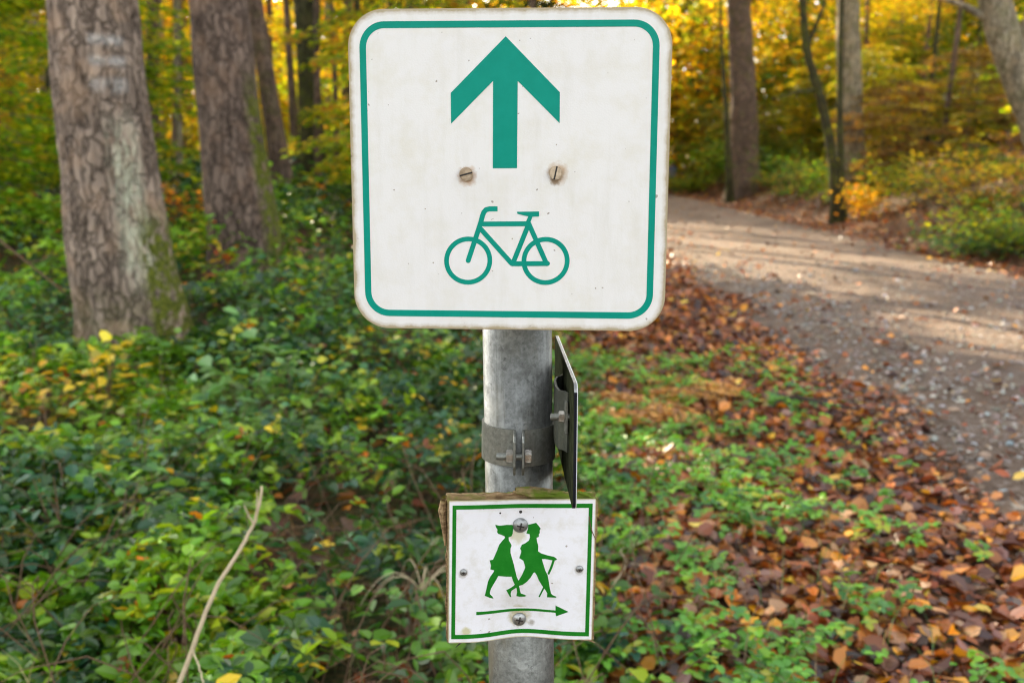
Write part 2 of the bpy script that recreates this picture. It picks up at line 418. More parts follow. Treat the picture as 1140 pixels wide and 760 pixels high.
# bramble undergrowth: trifoliate leaves on arching stems
GR = {'dark': [(.022, .080, .012), (.042, .120, .013), (.075, .165, .010), (.032, .110, .048)],
      'light': [(.15, .33, .010), (.24, .43, .012), (.10, .25, .010), (.36, .46, .018)],
      'odd': [(.66, .48, .01), (.60, .20, .01), (.30, .08, .015), (.50, .38, .03), (.30, .34, .01)]}
def mound(x, y):
    return .04+.44*vnoise(x, y, .8, 21)**1.6+.34*vnoise(x, y, 2.4, 22)**1.5
def bramble_pts(n, xr, yr, size, pw=1.4, hs=1.0, edge=None):
    y = yr[0]+(yr[1]-yr[0])*rng.uniform(0, 1, n)**pw
    x = xr[0](y)+(xr[1](y)-xr[0](y))*rng.uniform(0, 1, n)
    fade = sm((edge(y)-x)/1.2+.15) if edge else np.ones(n)
    dens = np.clip(-.2+1.75*vnoise(x, y, 2.3, 23), .06, 1)*np.clip(fade*1.3, 0, 1)
    k = rng.uniform(0, 1, n) < dens; x, y, fade = x[k], y[k], fade[k]; n = len(x)
    h = mound(x, y)*hs*(.25+.75*fade)*(1-.45*sm((x+3.9)/.4)*sm((-1.7-x)/.5)*sm((y-4.2)/.6)*sm((7.4-y)/.5))
    z = terr(x, y)+h*rng.uniform(.05, 1, n)**.42
    t = vnoise(x, y, 1.2, 24)*.55+vnoise(x, y, 4.5, 25)*.45+rng.normal(0, .06, n)
    typ = np.where(t > .49, 1, 0)
    # compound leaf: three or five leaflets
    base = np.stack([x, y, z], 1); D0 = rdir(n, .15); N0 = rnorm(n, .55)
    nl = 3
    outs = []
    S0 = unit(np.cross(D0, N0))
    for q, ang in enumerate((0, 1.25, -1.25)):
        D = D0*math.cos(ang)+S0*math.sin(ang)
        Lq = size*rng.uniform(.55, 1.45, n)*(1.12 if q == 0 else .92)
        outs.append((base+D*Lq[:, None]*.12, D, N0+rng.normal(0, .12, (n, 3)), Lq))
    Pt = np.concatenate([o[0] for o in outs]); D = np.concatenate([o[1] for o in outs]); Nn = np.concatenate([o[2] for o in outs]); L = np.concatenate([o[3] for o in outs])
    c = np.where(typ[:, None] == 1, pick(GR['light'], [3, 2, 3, 1], n), pick(GR['dark'], [3, 3, 2, 2], n))
    yel = vnoise(x, y, 1.0, 27) > .68
    od = rng.uniform(0, 1, n) < np.where(yel, .13, .045); c[od] = pick(GR['odd'], [3, 2, 2, 2, 3], int(od.sum()))
    c = np.concatenate([c]*3)
    return Pt, D, Nn, L, c
EDGE = lambda y: .45+.02*y
sets = [bramble_pts(22000, (lambda y: -.62*y-.3, lambda y: EDGE(y)+.5), (2.1, 6.5), .048, 1.3, 1.0, EDGE),
        bramble_pts(22000, (lambda y: -.62*y-.5, lambda y: EDGE(y)+.6), (6, 15), .066, 1.2, 1.15, EDGE),
        bramble_pts(11000, (lambda y: -.62*y-.5, lambda y: EDGE(y)+.6), (14, 36), .12, 1.0, 1.5, EDGE)]
Pt, D, Nn, L, c = [np.concatenate([s[q] for s in sets]) for q in range(5)]
V, Q, k = leaves(Pt, D, Nn, L, L*np.tile(rng.choice([.42, .62, .74], len(L)//3+1), 4)[:len(L)]*rng.uniform(.9, 1.1, len(L)), .28, rng.uniform(0, .3, len(L))[:, None])
br = mesh_np('bramble_undergrowth', V, Q, M_bramble, col=np.repeat(c, k, 0), smooth=False)
tag(br, 'dense green bramble undergrowth on the forest floor left of the post', 'undergrowth', kind='stuff')
# stems between the bramble leaves
parts = []
for q in range(480):
    yy = 2.3+9*random.random()**1.5; xx = -.6*yy+random.random()*(.6*yy+.5)
    a = random.uniform(0, 6.28); ln = random.uniform(.25, .7); z0 = terr1(xx, yy)
    t = np.linspace(0, 1, 6)
    pts = np.stack([xx+np.cos(a)*ln*t+.03*np.sin(t*6+a), yy+np.sin(a)*ln*t, z0+random.uniform(.2, .45)*np.sin(t*2.2)], 1)
    parts.append(tube(pts, np.linspace(.0028, .001, 6), 4))
V, Q = join(parts)
o = mesh_np('bramble_stems', V, Q, M_stem, smooth=True)
tag(o, 'thin brown bramble stems arching through the green undergrowth', 'stems', kind='stuff')

# seedlings in the litter right of the post: small bright trefoil leaves
n = 4000
y = 2.3+5.2*rng.uniform(0, 1, n)**1.2; x = .02+rng.uniform(0, 1, n)*2.1
dn = np.clip(1.3-(x-.15)/(1.0+.09*y), 0, 1)*np.clip(vnoise(x, y, 3.9, 31)*2.6-.85, 0, 1)
k = rng.uniform(0, 1, n) < dn; x, y = x[k], y[k]; n = len(x)
Pa, Da, Na, La, Ca = [], [], [], [], []
z = terr(x, y)+rng.uniform(.03, .12, n)
for lay in range(3):
    D0 = rdir(n, .1); N0 = rnorm(n, .3); S0 = unit(np.cross(D0, N0))
    ctr = np.stack([x, y, z+lay*.012], 1)+rng.normal(0, .028, (n, 3))*[1, 1, .3]
    cc = pick([(.14, .38, .03), (.10, .30, .03), (.22, .46, .03), (.07, .22, .05), (.36, .40, .03)], [4, 4, 2, 2, .6], n, .12)
    for ang in (0, 1.3, -1.3):
        D = D0*math.cos(ang)+S0*math.sin(ang); Lq = rng.uniform(.024, .041, n)
        Pa.append(ctr+D*.004); Da.append(D); Na.append(N0); La.append(Lq); Ca.append(cc)
Pa, Da, Na, La, Ca = map(np.concatenate, (Pa, Da, Na, La, Ca))
V, Q, k = leaves(Pa, Da, Na, La, La*.7, .15, .15)
o = mesh_np('seedling_carpet', V, Q, M_bramble, col=np.repeat(Ca, k, 0), smooth=True)
tag(o, 'small bright green trefoil seedlings growing through fallen leaves', 'ground cover', kind='stuff')
# thin grass blades and dry straws
parts = []
n = 2600
y = 2.2+8*rng.uniform(0, 1, n)**1.4; x = -.6*y+rng.uniform(0, 1, n)*(.6*y+1.3)
a = rng.uniform(0, 6.28, n); Lb = rng.uniform(.08, .26, n); z0 = terr(x, y)
D = np.stack([np.cos(a), np.sin(a), np.zeros(n)], 1); Sd = np.stack([-np.sin(a), np.cos(a), np.zeros(n)], 1)
B0 = np.stack([x, y, z0], 1); up = np.array([0, 0, 1.])
rows = []
for t in (0, .35, .7, 1):
    c0 = B0+D*(Lb*t*t*.75)[:, None]+up*(Lb*(t*1.3-.65*t*t))[:, None]
    w = (.0022*(1-t*.85))*np.ones((n, 1))
    rows += [c0-Sd*w, c0+Sd*w]
V = np.stack(rows, 1).reshape(-1, 3); b = (np.arange(n)*8)[:, None]
Q = np.concatenate([b+np.array([[0, 1, 3, 2]]), b+np.array([[2, 3, 5, 4]]), b+np.array([[4, 5, 7, 6]])])
c = pick([(.10, .20, .03), (.06, .14, .03), (.42, .33, .16), (.30, .20, .09)], [3, 3, 2, 2], n)
o = mesh_np('grass_blades', V, Q, M_bramble, col=np.repeat(c, 8, 0), smooth=True)
tag(o, 'thin grass blades and dry straws among the undergrowth', 'grass', kind='stuff')

# ------------------------------------------------------------------ trees
def trunk_mesh(name, axis, rad, mat, parent, n=40, rough=.03, seed=1, attrf=None, step=.12, smooth=True, freq=(2.2, 1.2)):
    """axis points (local), radii; noisy furrowed surface"""
    axis = np.asarray(axis, float); rad = np.asarray(rad, float)
    zz = np.concatenate([[0], np.cumsum(np.linalg.norm(np.diff(axis, axis=0), axis=1))])
    m = max(6, int(zz[-1]/step)); s = np.linspace(0, zz[-1], m)
    pts = np.stack([np.interp(s, zz, axis[:, q]) for q in range(3)], 1); r = np.interp(s, zz, rad)
    th = np.linspace(0, 2*np.pi, n, endpoint=False)
    V = np.zeros((m, n, 3))
    cx, sy = np.cos(th), np.sin(th)
    Rn = np.zeros((m, n))
    for i_ in range(m):
        for j_ in range(n):
            a = noise.noise(Vector((cx[j_]*freq[0]+seed, sy[j_]*freq[0], s[i_]*freq[1])))
            b = 1-abs(noise.noise(Vector((cx[j_]*7+seed, sy[j_]*7, s[i_]*2.2))))*2 if n > 60 else 0
            Rn[i_, j_] = 1+a*rough*2+b*rough*.8
    R = r[:, None]*Rn
    V[..., 0] = pts[:, 0:1]+R*cx; V[..., 1] = pts[:, 1:2]+R*sy; V[..., 2] = pts[:, 2:3]
    i_, j_ = np.meshgrid(np.arange(m-1), np.arange(n), indexing='ij')
    Q = np.stack([i_*n+j_, i_*n+(j_+1) % n, (i_+1)*n+(j_+1) % n, (i_+1)*n+j_], -1).reshape(-1, 4)
    at = attrf(V.reshape(-1, 3), np.tile(th, m)) if attrf else None
    return mesh_np(name, V, Q, mat, parent, smooth=smooth, attrs=at)

# crown meshes, built once and shared --------------------------------------
def conifer_crown(seed, H=13., R=3.0, boughs=60, per=95):
    r_ = np.random.default_rng(seed); Pa, Da, Na, La = [], [], [], []
    for b in range(boughs):
        z = H*(b/boughs)**1.05; Rb = R*(1-z/H)**.7*r_.uniform(.7, 1.15)+.3; a = r_.uniform(0, 6.28)
        t = r_.uniform(.1, 1, per); lat = r_.normal(0, .16, per)*Rb*(.4+.8*t*(1-t)*2)
        d = np.array([np.cos(a), np.sin(a)]); s = np.array([-d[1], d[0]])
        p = np.zeros((per, 3)); p[:, :2] = d*(Rb*t)[:, None]+s*lat[:, None]
        p[:, 2] = z+.25*Rb*t-.45*Rb*t*t+r_.normal(0, .07, per)-np.abs(lat)*.25
        Pa.append(p)
        D = np.zeros((per, 3)); D[:, :2] = d*.7+s*np.sign(lat)[:, None]*.7; D[:, 2] = -.35; Da.append(D)
        Na.append(np.tile([0, 0, 1.], (per, 1))+r_.normal(0, .3, (per, 3))); La.append(r_.uniform(.25, .55, per))
    Pa, Da, Na, La = map(np.concatenate, (Pa, Da, Na, La))
    return Pa, Da, Na, La, La*.42
def ball_crown(seed, H=9., R=3.2, clumps=70, per=85, leaf=.13):
    r_ = np.random.default_rng(seed); Pa = []
    for b in range(clumps):
        u = unit(r_.normal(0, 1, 3)); c = u*[R, R, H/2]*r_.uniform(.35, 1)**.6; c[2] += H/2
        Pa.append(c+r_.normal(0, 1, (per, 3))*[.55, .55, .28])
    Pa = np.concatenate(Pa); n = len(Pa)
    return Pa, unit(r_.normal(0, 1, (n, 3))*[1, 1, .4]), unit(r_.normal(0, .6, (n, 3))+[0, 0, 1]), r_.uniform(.8, 1.3, n)*leaf, r_.uniform(.5, .7, n)*leaf
def layered_crown(seed, H=5., R=1.9, br=52, per=190, leaf=.115, low=.3):
    """young beech: flat sprays of leaves on near-level branches"""
    r_ = np.random.default_rng(seed); Pa, Da, Na = [], [], []; tw = []
    for b in range(br):
        z = low+(H-low)*(b/br); Rb = R*(.45+.75*math.sin(math.pi*min(1, .15+.85*(1-z/H))))*r_.uniform(.6, 1.15)
        a = r_.uniform(0, 6.28); d = np.array([np.cos(a), np.sin(a)]); s = np.array([-d[1], d[0]])
        t = r_.uniform(.12, 1, per)**.8; wdt = .36*Rb*np.sin(np.pi*np.clip(t*.85+.1, 0, 1)); lat = r_.uniform(-1, 1, per)*wdt
        sl = r_.uniform(-.05, .25); p = np.zeros((per, 3)); p[:, :2] = d*(Rb*t)[:, None]+s*lat[:, None]
        p[:, 2] = z+sl*Rb*t-.22*Rb*t*t-.2*np.abs(lat)+r_.normal(0, .035, per)
        Pa.append(p); D = np.zeros((per, 3)); D[:, :2] = d*.8+s*np.sign(lat)[:, None]*.6+r_.normal(0, .3, (per, 2)); D[:, 2] = -.15+r_.normal(0, .15, per)
        Da.append(D); Na.append(np.tile([0, -.35, 1.], (per, 1))+r_.normal(0, .5, (per, 3)))
        tt = np.linspace(0, 1, 5); pp = np.zeros((5, 3)); pp[:, :2] = d*(Rb*tt)[:, None]; pp[:, 2] = z+sl*Rb*tt-.22*Rb*tt*tt
        tw.append(tube(pp, np.linspace(.012, .003, 5)*H/5, 5))
    Pa, Da, Na = map(np.concatenate, (Pa, Da, Na)); n = len(Pa)
    return (Pa, Da, Na, r_.uniform(.75, 1.25, n)*leaf, r_.uniform(.5, .68, n)*leaf), tw

def crown_obj(data, mat, pal, w, parent, name='crown', jit=.2, clump=None):
    Pa, Da, Na, L, W = data; n = len(Pa)
    V, Q, k = leaves(Pa, Da, Na, L, W, .15, .12, simple=True)
    c = pick(pal, w, n, jit)
    if clump:      # whole sprays turn colour together
        t = vnoise(Pa[:, 0]*1.3+Pa[:, 2]*.9, Pa[:, 1]*1.3-Pa[:, 2]*.7, 1.0, clump)
        c2 = pick([(.50, .28, .02), (.45, .20, .02), (.52, .38, .03)], [2, 1, 2], n, jit); kk = t > .70; c[kk] = c2[kk]
    return mesh_np(name, V, Q, mat, parent, col=np.repeat(c, k, 0))

NEED = [(.022, .050, .018), (.035, .070, .022), (.05, .085, .02)]
AUT = [(.52, .46, .012), (.40, .44, .012), (.58, .40, .012), (.24, .34, .012), (.52, .28, .012)]
GRN = [(.20, .33, .012), (.32, .40, .015), (.13, .25, .012), (.46, .44, .015), (.58, .42, .015)]
BRN = [(.22, .12, .035), (.32, .19, .04), (.14, .08, .03), (.38, .29, .04), (.13, .15, .03)]

def tall_tree(name, label, cat, x, y, r, H, crown, cb, group=None, mat=M_bark, lean=(0, 0), seed=1, n=28, base=None):
    z = terr1(x, y)
    root = empty(name, (x, y, z), label, cat, group)
    t = np.linspace(0, 1, 14); zz = -.3+(H+.3)*t
    rr = r*(1-.75*t)*(1+.45*np.exp(-np.maximum(zz, 0)/.45))
    ax = np.stack([lean[0]*zz+.12*np.sin(zz*.35+seed), lean[1]*zz+.1*np.cos(zz*.4+seed)-.1*math.cos(seed), zz], 1); ax[:, 0] -= .12*math.sin(seed)
    trunk_mesh('trunk', ax, rr, mat, root, n=n, rough=.05, seed=seed, step=.3)
    if crown is not None:
        c = crown.copy(); C.objects.link(c); c.parent = root; c.name = 'crown'
        c.location = (lean[0]*cb, lean[1]*cb, cb); s = (H-cb)/c['h']*1.05; c.scale = (s, s, s); c.rotation_euler = (0, 0, seed*1.7)
    return root

proto_hold = []
def proto(data, mat, pal, w, h, clump=None):
    o = crown_obj(data, mat, pal, w, None, 'crown_source', clump=clump); o['h'] = h
    C.objects.unlink(o); proto_hold.append(o); return o
CON = [proto(conifer_crown(s), M_needle, NEED, [2, 2, 1], 13.) for s in (1, 2)]
BAL = [proto(ball_crown(s), M_leaf, AUT if s == 3 else GRN, [2, 2, 2, 1, 1], 9., clump=7) for s in (3, 4)]

# --- the two big trunks left of the sign, traced as (py, left px, right px)
def big_trunk(name, label, rows, d, mat, attr, crown, cb, H, seed):
    ctr = []; rad = []
    for py, xl, xr in rows:
        p = P((xl+xr)/2, py, d); ctr.append(p); rad.append((xr-xl)/2*scale_at(py, d))
    ctr = np.array(ctr); rad = np.array(rad); order = np.argsort(ctr[:, 2]); ctr, rad = ctr[order], rad[order]
    gz = terr1(ctr[0][0], d)
    lo = ctr[0]+(ctr[0]-ctr[1])/(ctr[0][2]-ctr[1][2]+1e-9)*(gz-.25-ctr[0][2])*1.0
    lo = np.array([ctr[0][0]+.02, d, gz-.25])
    sl = (ctr[-1]-ctr[0])/(ctr[-1][2]-ctr[0][2])
    top = [ctr[-1]+sl*(h_-ctr[-1][2])*[.6, 1, 1] for h_ in (5, 9, 14, H)]
    axis = np.vstack([[lo], ctr, top]); rads = np.concatenate([[rad[0]*1.18], rad, [rad[-1]*.93, rad[-1]*.78, rad[-1]*.5, rad[-1]*.15]])
    base = np.array([lo[0], d, gz])
    root = empty(name, base, label, 'tree')
    trunk_mesh('trunk', axis-base, rads, mat, root, n=150, rough=.042, seed=seed, step=.045, attrf=attr(base))
    c = crown.copy(); C.objects.link(c); c.parent = root; c.name = 'crown'
    c.location = Vector(top[1]-base); c.location.z = cb; s = (H-cb)/c['h']; c.scale = (s, s, s)
    return root
def pz(py, d): return P(570, py, d)[2]
def attr1(base):
    def f(V, th):
        z = V[:, 2]+base[2]; front = np.clip(-np.sin(th), 0, 1)
        a = np.degrees(np.arctan2(V[:, 1]*0-np.sin(th), np.cos(th)))  # 90 = towards the viewer, 0 = right
        paint = np.zeros(len(V))
        for py in (43, 67, 94):
            zc = pz(py, 6.7)
            paint = np.maximum(paint, sm(1-np.abs(z-zc)/.05)*.45*sm((a-28)/12)*sm((84-a)/12))
        pale = sm((z-pz(330, 7))/.3)*sm((pz(110, 7)-z)/.4)*sm((a-22)/16)*sm((76-a)/20)
        moss = 1.6*sm((pz(215, 7)-z)/.5)*sm((56-a)/22)*(a > -80)+.25*sm((pz(300, 7)-z)/.3)*(a > 0)
        moss = np.maximum(moss, .5*sm((a-150)/20))
        return {'paint': np.clip(paint, 0, 1), 'pale': pale*.85, 'moss': np.clip(moss, 0, 1)}
    return f
def attr2(base):
    def f(V, th):
        z = V[:, 2]+base[2]; a = np.degrees(np.arctan2(-np.sin(th), np.cos(th)))
        moss = 1.5*sm((pz(60, 10)-z)/.9)*sm((52-a)/24)*(a > -80)
        return {'paint': np.zeros(len(V)), 'pale': np.zeros(len(V)), 'moss': np.clip(moss, 0, 1)}
    return f
big_trunk('spruce_tree', 'thick grey-brown trunk with three faded white paint bands and a mossy foot',
          [(-60, 51, 147), (0, 56, 150), (100, 63, 159), (200, 74, 174), (300, 83, 192), (345, 87, 206)], 7.0, M_bark1, attr1, CON[0], 8.0, 22, 3)
big_trunk('spruce_tree', 'dark reddish-brown furrowed trunk with moss down its right side, second big trunk from the left',
          [(-60, 205, 268), (0, 210, 273), (100, 220, 285), (200, 229, 300), (268, 233, 313)], 10.0, M_bark2, attr2, CON[1], 8.5, 23, 5)

# --- other trunks: (px at top edge, px at base, width px, distance, crown kind, bark, label)
TR = [
 (291, 315, 19, 17, 0, M_bark, 'slim bare brown trunk just right of the second big trunk, golden light beside it', None),
 (345, 352, 24, 20, 1, M_barkm, 'green-tinged mossy trunk standing between the slim brown trunk and the bicycle sign', None),
 (386, 388, 12, 24, 0, M_bark, 'dark thin trunk touching the left edge of the bicycle sign', None),
 (163, 168, 14, 19, 0, M_bark, 'dark trunk seen close to the right of the trunk with white bands', None),
 (192, 196, 11, 23, 1, M_bark, 'thin dark trunk midway between the two big trunks', None),
 (824, 828, 31, 42, 1, M_bark, 'straight brown trunk on the bank beyond the end of the visible track', None),
 (808, 812, 8, 41, None, M_barkm, 'thin dark stem pressed close to the straight brown trunk beyond the track', None),
 (952, 950, 27, 29, 1, M_barkp, 'stout pale beech trunk catching sunlight above the right verge', None),
 (940, 938, 9, 26, None, M_barkm, 'dark slender trunk directly in front of the stout pale beech', None),
 (750, 752, 6, 68, 0, M_bark, 'thin dark trunk just off the top right corner of the bicycle sign', None),
 (246, 250, 10, 28, 0, M_bark, 'slim trunk glimpsed at the right flank of the second big trunk', None),
 (178, 181, 7, 27, None, M_barkp, 'very thin pale stem just right of the trunk with white bands', None),
 (402, 404, 10, 21, None, M_barkm, 'dark stem hidden for the most part by the top left corner of the bicycle sign', None),
 (326, 331, 9, 23, None, M_bark, 'very thin stem between the slim brown trunk and the mossy trunk', None),
 (366, 370, 8, 27, None, M_barkp, 'thin pale stem between the mossy trunk and the dark trunk at the sign edge', None),
 (50, 53, 7, 21, None, M_barkm, 'thin dark stem touching the left side of the trunk with white bands', None),
 (8, 12, 13, 26, 0, M_bark, 'brown trunk at the very left edge of the forest view', None),
 (30, 34, 9, 30, 1, M_barkp, 'thin pale stem nearest the left edge of the forest view', None),
]
for q, (pt, pb_, w, d, ck, bm_, lab, gr) in enumerate(TR):
    pbase = P(pb_, 200, d); ptop = P(pt, 0, d)
    lean = ((ptop[0]-pbase[0])/(ptop[2]-pbase[2]), 0)
    zg = terr1(pbase[0], d); xb = pbase[0]+lean[0]*(zg-pbase[2])
    r = w/2*scale_at(60, d)*1.1
    cr = None if ck is None else (CON if ck == 0 else BAL)[q % 2]
    tall_tree('spruce_tree' if ck == 0 else 'beech_tree', lab, 'tree', xb, d, r, 19+3*math.sin(q*3) if cr else 8, cr, 8.5, gr, bm_, lean, seed=q+2)
# background trunks of the left wood
k = 0
spots = []
rng = np.random.default_rng(22)
for _try in range(2000):
    if len(spots) >= 36: break
    d = rng.uniform(19, 46); px = rng.uniform(-180, 470) if len(spots) < 24 else rng.uniform(430, 640)
    if len(spots) >= 24: d = rng.uniform(26, 62)  # extra trees behind the sign, added so their crowns shade track and bank
    x = (px-570)/F*d
    if x > RL(d)-2.2: continue
    if any((x-a)**2+(d-b)**2 < 4.5 for a, b in spots): continue
    spots.append((x, d))
for q_ in range(9):
    d_ = 16.5+q_*1.3; px_ = [-8, 24, 68, 170, 205, 308, 338, 378, 357][(q_*4) % 9]; spots.append(((px_-570)/F*d_, d_))
for q, (x, d) in enumerate(spots):
    con = q % 3 != 1
    tall_tree('spruce_tree' if con else 'beech_tree', 'tall straight trunk among many in the golden wood behind the big trunks', 'tree', x, d,
              rng.uniform(.08, .2) if q < 36 else rng.uniform(.05, .09), rng.uniform(17, 23), ((CON if con else BAL)[q % 2] if ((q % 3 and d < 42) or q >= 24) and q < 36 else None), rng.uniform(8.5, 10.5), 'trunks of the wood left of the track', [M_bark, M_barkp, M_bark, M_barkm][q % 4], (rng.normal(0, .01), 0), seed=q+30, n=14)
# trees of the right bank further back
for q in range(11):
    d = rng.uniform(30, 62); x = RR(d)+rng.uniform(3, 16)
    tall_tree('beech_tree', 'slender trunk half lost in the autumn foliage of the right-hand slope', 'tree', x, d,
              rng.uniform(.09, .17), rng.uniform(11, 15), BAL[q % 2], rng.uniform(4, 6), 'trees of the right-hand slope', [M_bark, M_barkm][q % 2], (rng.normal(0, .03), 0), seed=q+80, n=12)

# crooked mossy stem right of the track, and the forked tree at the right edge
def limb_tree(name, label, limbs, mat, d, seed, crown=None):
    b = limbs[0][0][0]; base = np.array([P(b[0], b[1], d)[0], d, 0]); base[2] = terr1(base[0], d)
    root = empty(name, base, label, 'tree')
    parts = []
    for pts, w in limbs:
        A = np.array([P(px, py, d)+[0, (dy[0] if dy else 0), 0] for px, py, *dy in pts])
        if pts is limbs[0][0]: A = np.vstack([[base[0], d, base[2]-.2], A[1:] if A[0][2] < base[2]+.1 else A])
        t = np.linspace(0, 1, len(A)); tt = np.linspace(0, 1, 28)
        S_ = np.stack([np.interp(tt, t, A[:, q]) for q in range(3)], 1)
        for _ in range(3): S_[1:-1] = (S_[:-2]+2*S_[1:-1]+S_[2:])/4
        wr = np.interp(tt, np.linspace(0, 1, len(w)), w)/2*scale_at(100, d)
        S_[:, 0] += .01*np.sin(tt*23+seed)
        parts.append(tube(S_-base, wr, 16))
    V, Q = join(parts)
    nn = np.array([noise.noise(Vector(v*4)) for v in V]); V = V+nn[:, None]*.02
    mesh_np('trunk', V, Q, mat, root, smooth=True)
    if crown:
        c = crown[0].copy(); C.objects.link(c); c.parent = root; c.name = 'crown'; c.location = crown[1]; c.scale = (crown[2],)*3
    return root
limb_tree('beech_tree', 'crooked slender mossy trunk bending right as it falls, at the far verge of the track',
          [([(930, 215), (927, 180), (918, 120), (905, 85), (897, 50), (893, 0), (888, -160)], [13, 11, 10, 10, 9, 8, 5]),
           ([(912, 100), (890, 102), (860, 110)], [6, 4, 2]), ([(898, 55), (912, 20), (930, -40)], [5, 4, 2])], M_barkm, 26, 1, (BAL[0], (0, 0, 6), .55))
limb_tree('beech_tree', 'pale forked trunk with mossy bark at the right edge of the photo',
          [([(1185, 262), (1168, 200), (1146, 130), (1130, 80), (1118, 40), (1106, 0), (1080, -130)], [36, 31, 27, 32, 35, 32, 20]),
           ([(1130, 85), (1145, 40), (1165, -20), (1180, -140)], [26, 22, 20, 10]), ([(1120, 50), (1095, 18), (1062, 2), (1030, -6)], [12, 9, 6, 3])], M_barkp, 17, 2, (BAL[1], (0, 1.0, 6.5), .9))

# --- young layered beeches (foliage reaching into the view)
def sapling(seed, pal, w, H, label, nm='young_beech', clump=5, **kw):
    data, tw = layered_crown(seed, H=H, **kw)
    root = empty(nm, (0, 0, 0), label, 'young tree')
    t = np.linspace(0, 1, 10)
    tw.append(tube(np.stack([.06*np.sin(t*5+seed), .05*np.cos(t*4+seed), -.1+(H+.05)*t], 1), np.linspace(.035, .006, 10)*H/5, 8))
    V, Q = join(tw); mesh_np('trunk', V, Q, M_bark, root, smooth=True)
    crown_obj(data, M_leaf, pal, w, root, clump=clump)
    return root
SG = [sapling(11, GRN, [3, 3, 2, 2, 1], 5.2, 'x'), sapling(12, GRN, [2, 3, 1, 3, 2], 4.2, 'x', br=44), sapling(13, AUT, [3, 3, 2, 2, 1], 5.5, 'x'), sapling(14, BRN, [3, 3, 2, 3, 2], 4.0, 'x', br=44)]
SG2 = [SG[0], SG[1], SG[2], SG[3]]
used = set()
def put(k_, x, y, s, label, group, color=None, rz=None):
    z = terr1(x, y)-.03; rz = rng.uniform(0, 6.28) if rz is None else rz
    if k_ not in used:
        used.add(k_); r = SG[k_]; r.location = (x, y, z); r.rotation_euler = (0, 0, rz); r.scale = (s, s, s); r['label'] = label; r['group'] = group
        for c in r.children:
            if 'crown' in c.name and color: c.color = (*color, 1)
        return r
    return copy_tree(SG[k_], (x, y, z), rz, s, label, group, color or (1, 1, 1))
LSAP = []
rng = np.random.default_rng(21)
for _try in range(900):
    if len(LSAP) >= 34: break
    d = rng.uniform(12, 46) if _try > 60 else rng.uniform(11.5, 15); px = rng.uniform(-170, 470); x = (px-570)/F*d
    if x > RL(d)-2.6: continue
    if d < 14 and 60 < px < 330: continue
    if d < 24 and (255 < px < 415 or 140 < px < 225 or 0 < px < 60): continue
    if any((x-a)**2+(d-b)**2 < 3.2 for a, b in LSAP): continue
    LSAP.append((x, d))
for q, (x, d) in enumerate(LSAP):
    kk = [0, 1, 0, 0, 1, 2][q % 6] if d < 28 else [2, 1, 0, 2][q % 4]
    put(kk, x, d, rng.uniform(.7, 1.25), 'young beech with level sprays of yellow-green leaves behind the big trunks', 'young beeches of the left wood', tuple(rng.uniform(.85, 1.15, 3)*np.array([.8, .92, .8] if d < 21 else [.95, 1, 1])))
RSAP = []
for _try in range(900):
    if len(RSAP) >= 38: break
    d = rng.uniform(17, 60); x = RR(d)+1.6+rng.uniform(0, 1)**1.1*15
    if d < 24 and x < RR(d)+2.6: continue
    if any((x-a)**2+(d-b)**2 < 3.0 for a, b in RSAP): continue
    RSAP.append((x, d))
for q, (x, d) in enumerate(RSAP):
    put([3, 0, 1, 0, 2, 1, 0][q % 7], x, d, rng.uniform(.5, 1.2), 'young tree with yellow and rusty leaves on the right-hand slope', 'young trees of the right-hand slope', tuple(rng.uniform(.4, .85)*rng.uniform(.85, 1.1, 3)))

# --- shrubs, each with its stems and foliage
def shrub(name, label, x, y, H, R, n, pal, w, leaf, group=None, mat=M_leaf, stems=9, cat='shrub', flat=.45, zoff=0):
    root = empty(name, (x, y, terr1(x, y)), label, cat, group)
    parts = []; tips = []
    for q in range(stems):
        a = random.uniform(0, 6.28); r_ = R*random.uniform(.3, 1); t = np.linspace(0, 1, 6); h = H*random.uniform(.6, 1)
        pts = np.stack([np.cos(a)*r_*t**1.4, np.sin(a)*r_*t**1.4, -.03+h*t], 1); parts.append(tube(pts, np.linspace(.006, .0015, 6)*max(1, H), 5)); tips += list(pts[2:])
        for bq in range(2):
            a2 = a+random.uniform(-1, 1); p0 = pts[random.choice([2, 3])]; p1 = p0+np.array([np.cos(a2), np.sin(a2), .5])*H*.3
            parts.append(tube(np.array([p0, (p0+p1)/2+[0, 0, .02], p1]), [.003, .002, .001], 4)); tips.append(p1)
    V, Q = join(parts); mesh_np('stems', V, Q, M_stem, root, smooth=True)
    tips = np.array(tips); c0 = tips[rng.integers(0, len(tips), n)]+rng.normal(0, 1, (n, 3))*[R*.32, R*.32, H*.12]
    c0[:, 2] = np.maximum(c0[:, 2], .03)
    L = leaf*rng.uniform(.7, 1.3, n)
    V, Q, k = leaves(c0, rdir(n, 0), rnorm(n, flat), L, L*.66, .2, .15)
    o = mesh_np('foliage', V, Q, mat, root, col=np.repeat(pick(pal, w, n, .2), k, 0), smooth=True)
    return root
YEL = [(.62, .42, .02), (.55, .30, .02), (.45, .40, .03)]
def at(px, d): return (px-570)/F*d
shrub('yellow_shrub', 'bright golden-yellow leafy bush at the foot of the dark slender trunk, right verge', at(958, 24.5), 24.5, 1.1, .6, 360, YEL, [3, 2, 1], .12)
shrub('yellow_shrub', 'loose yellow-leaved bush low on the slope between gold bush and forked trunk', at(1075, 20), 20, 1.7, 1.3, 700, [(.5, .38, .03), (.42, .24, .03), (.22, .24, .03)], [3, 2, 2], .10)
shrub('green_bush', 'low dark green bush overhanging the far end of the track', at(838, 47), 47, 1.9, 2.2, 1500, [(.07, .17, .02), (.10, .22, .03), (.15, .22, .03)], [3, 2, 1], .15)
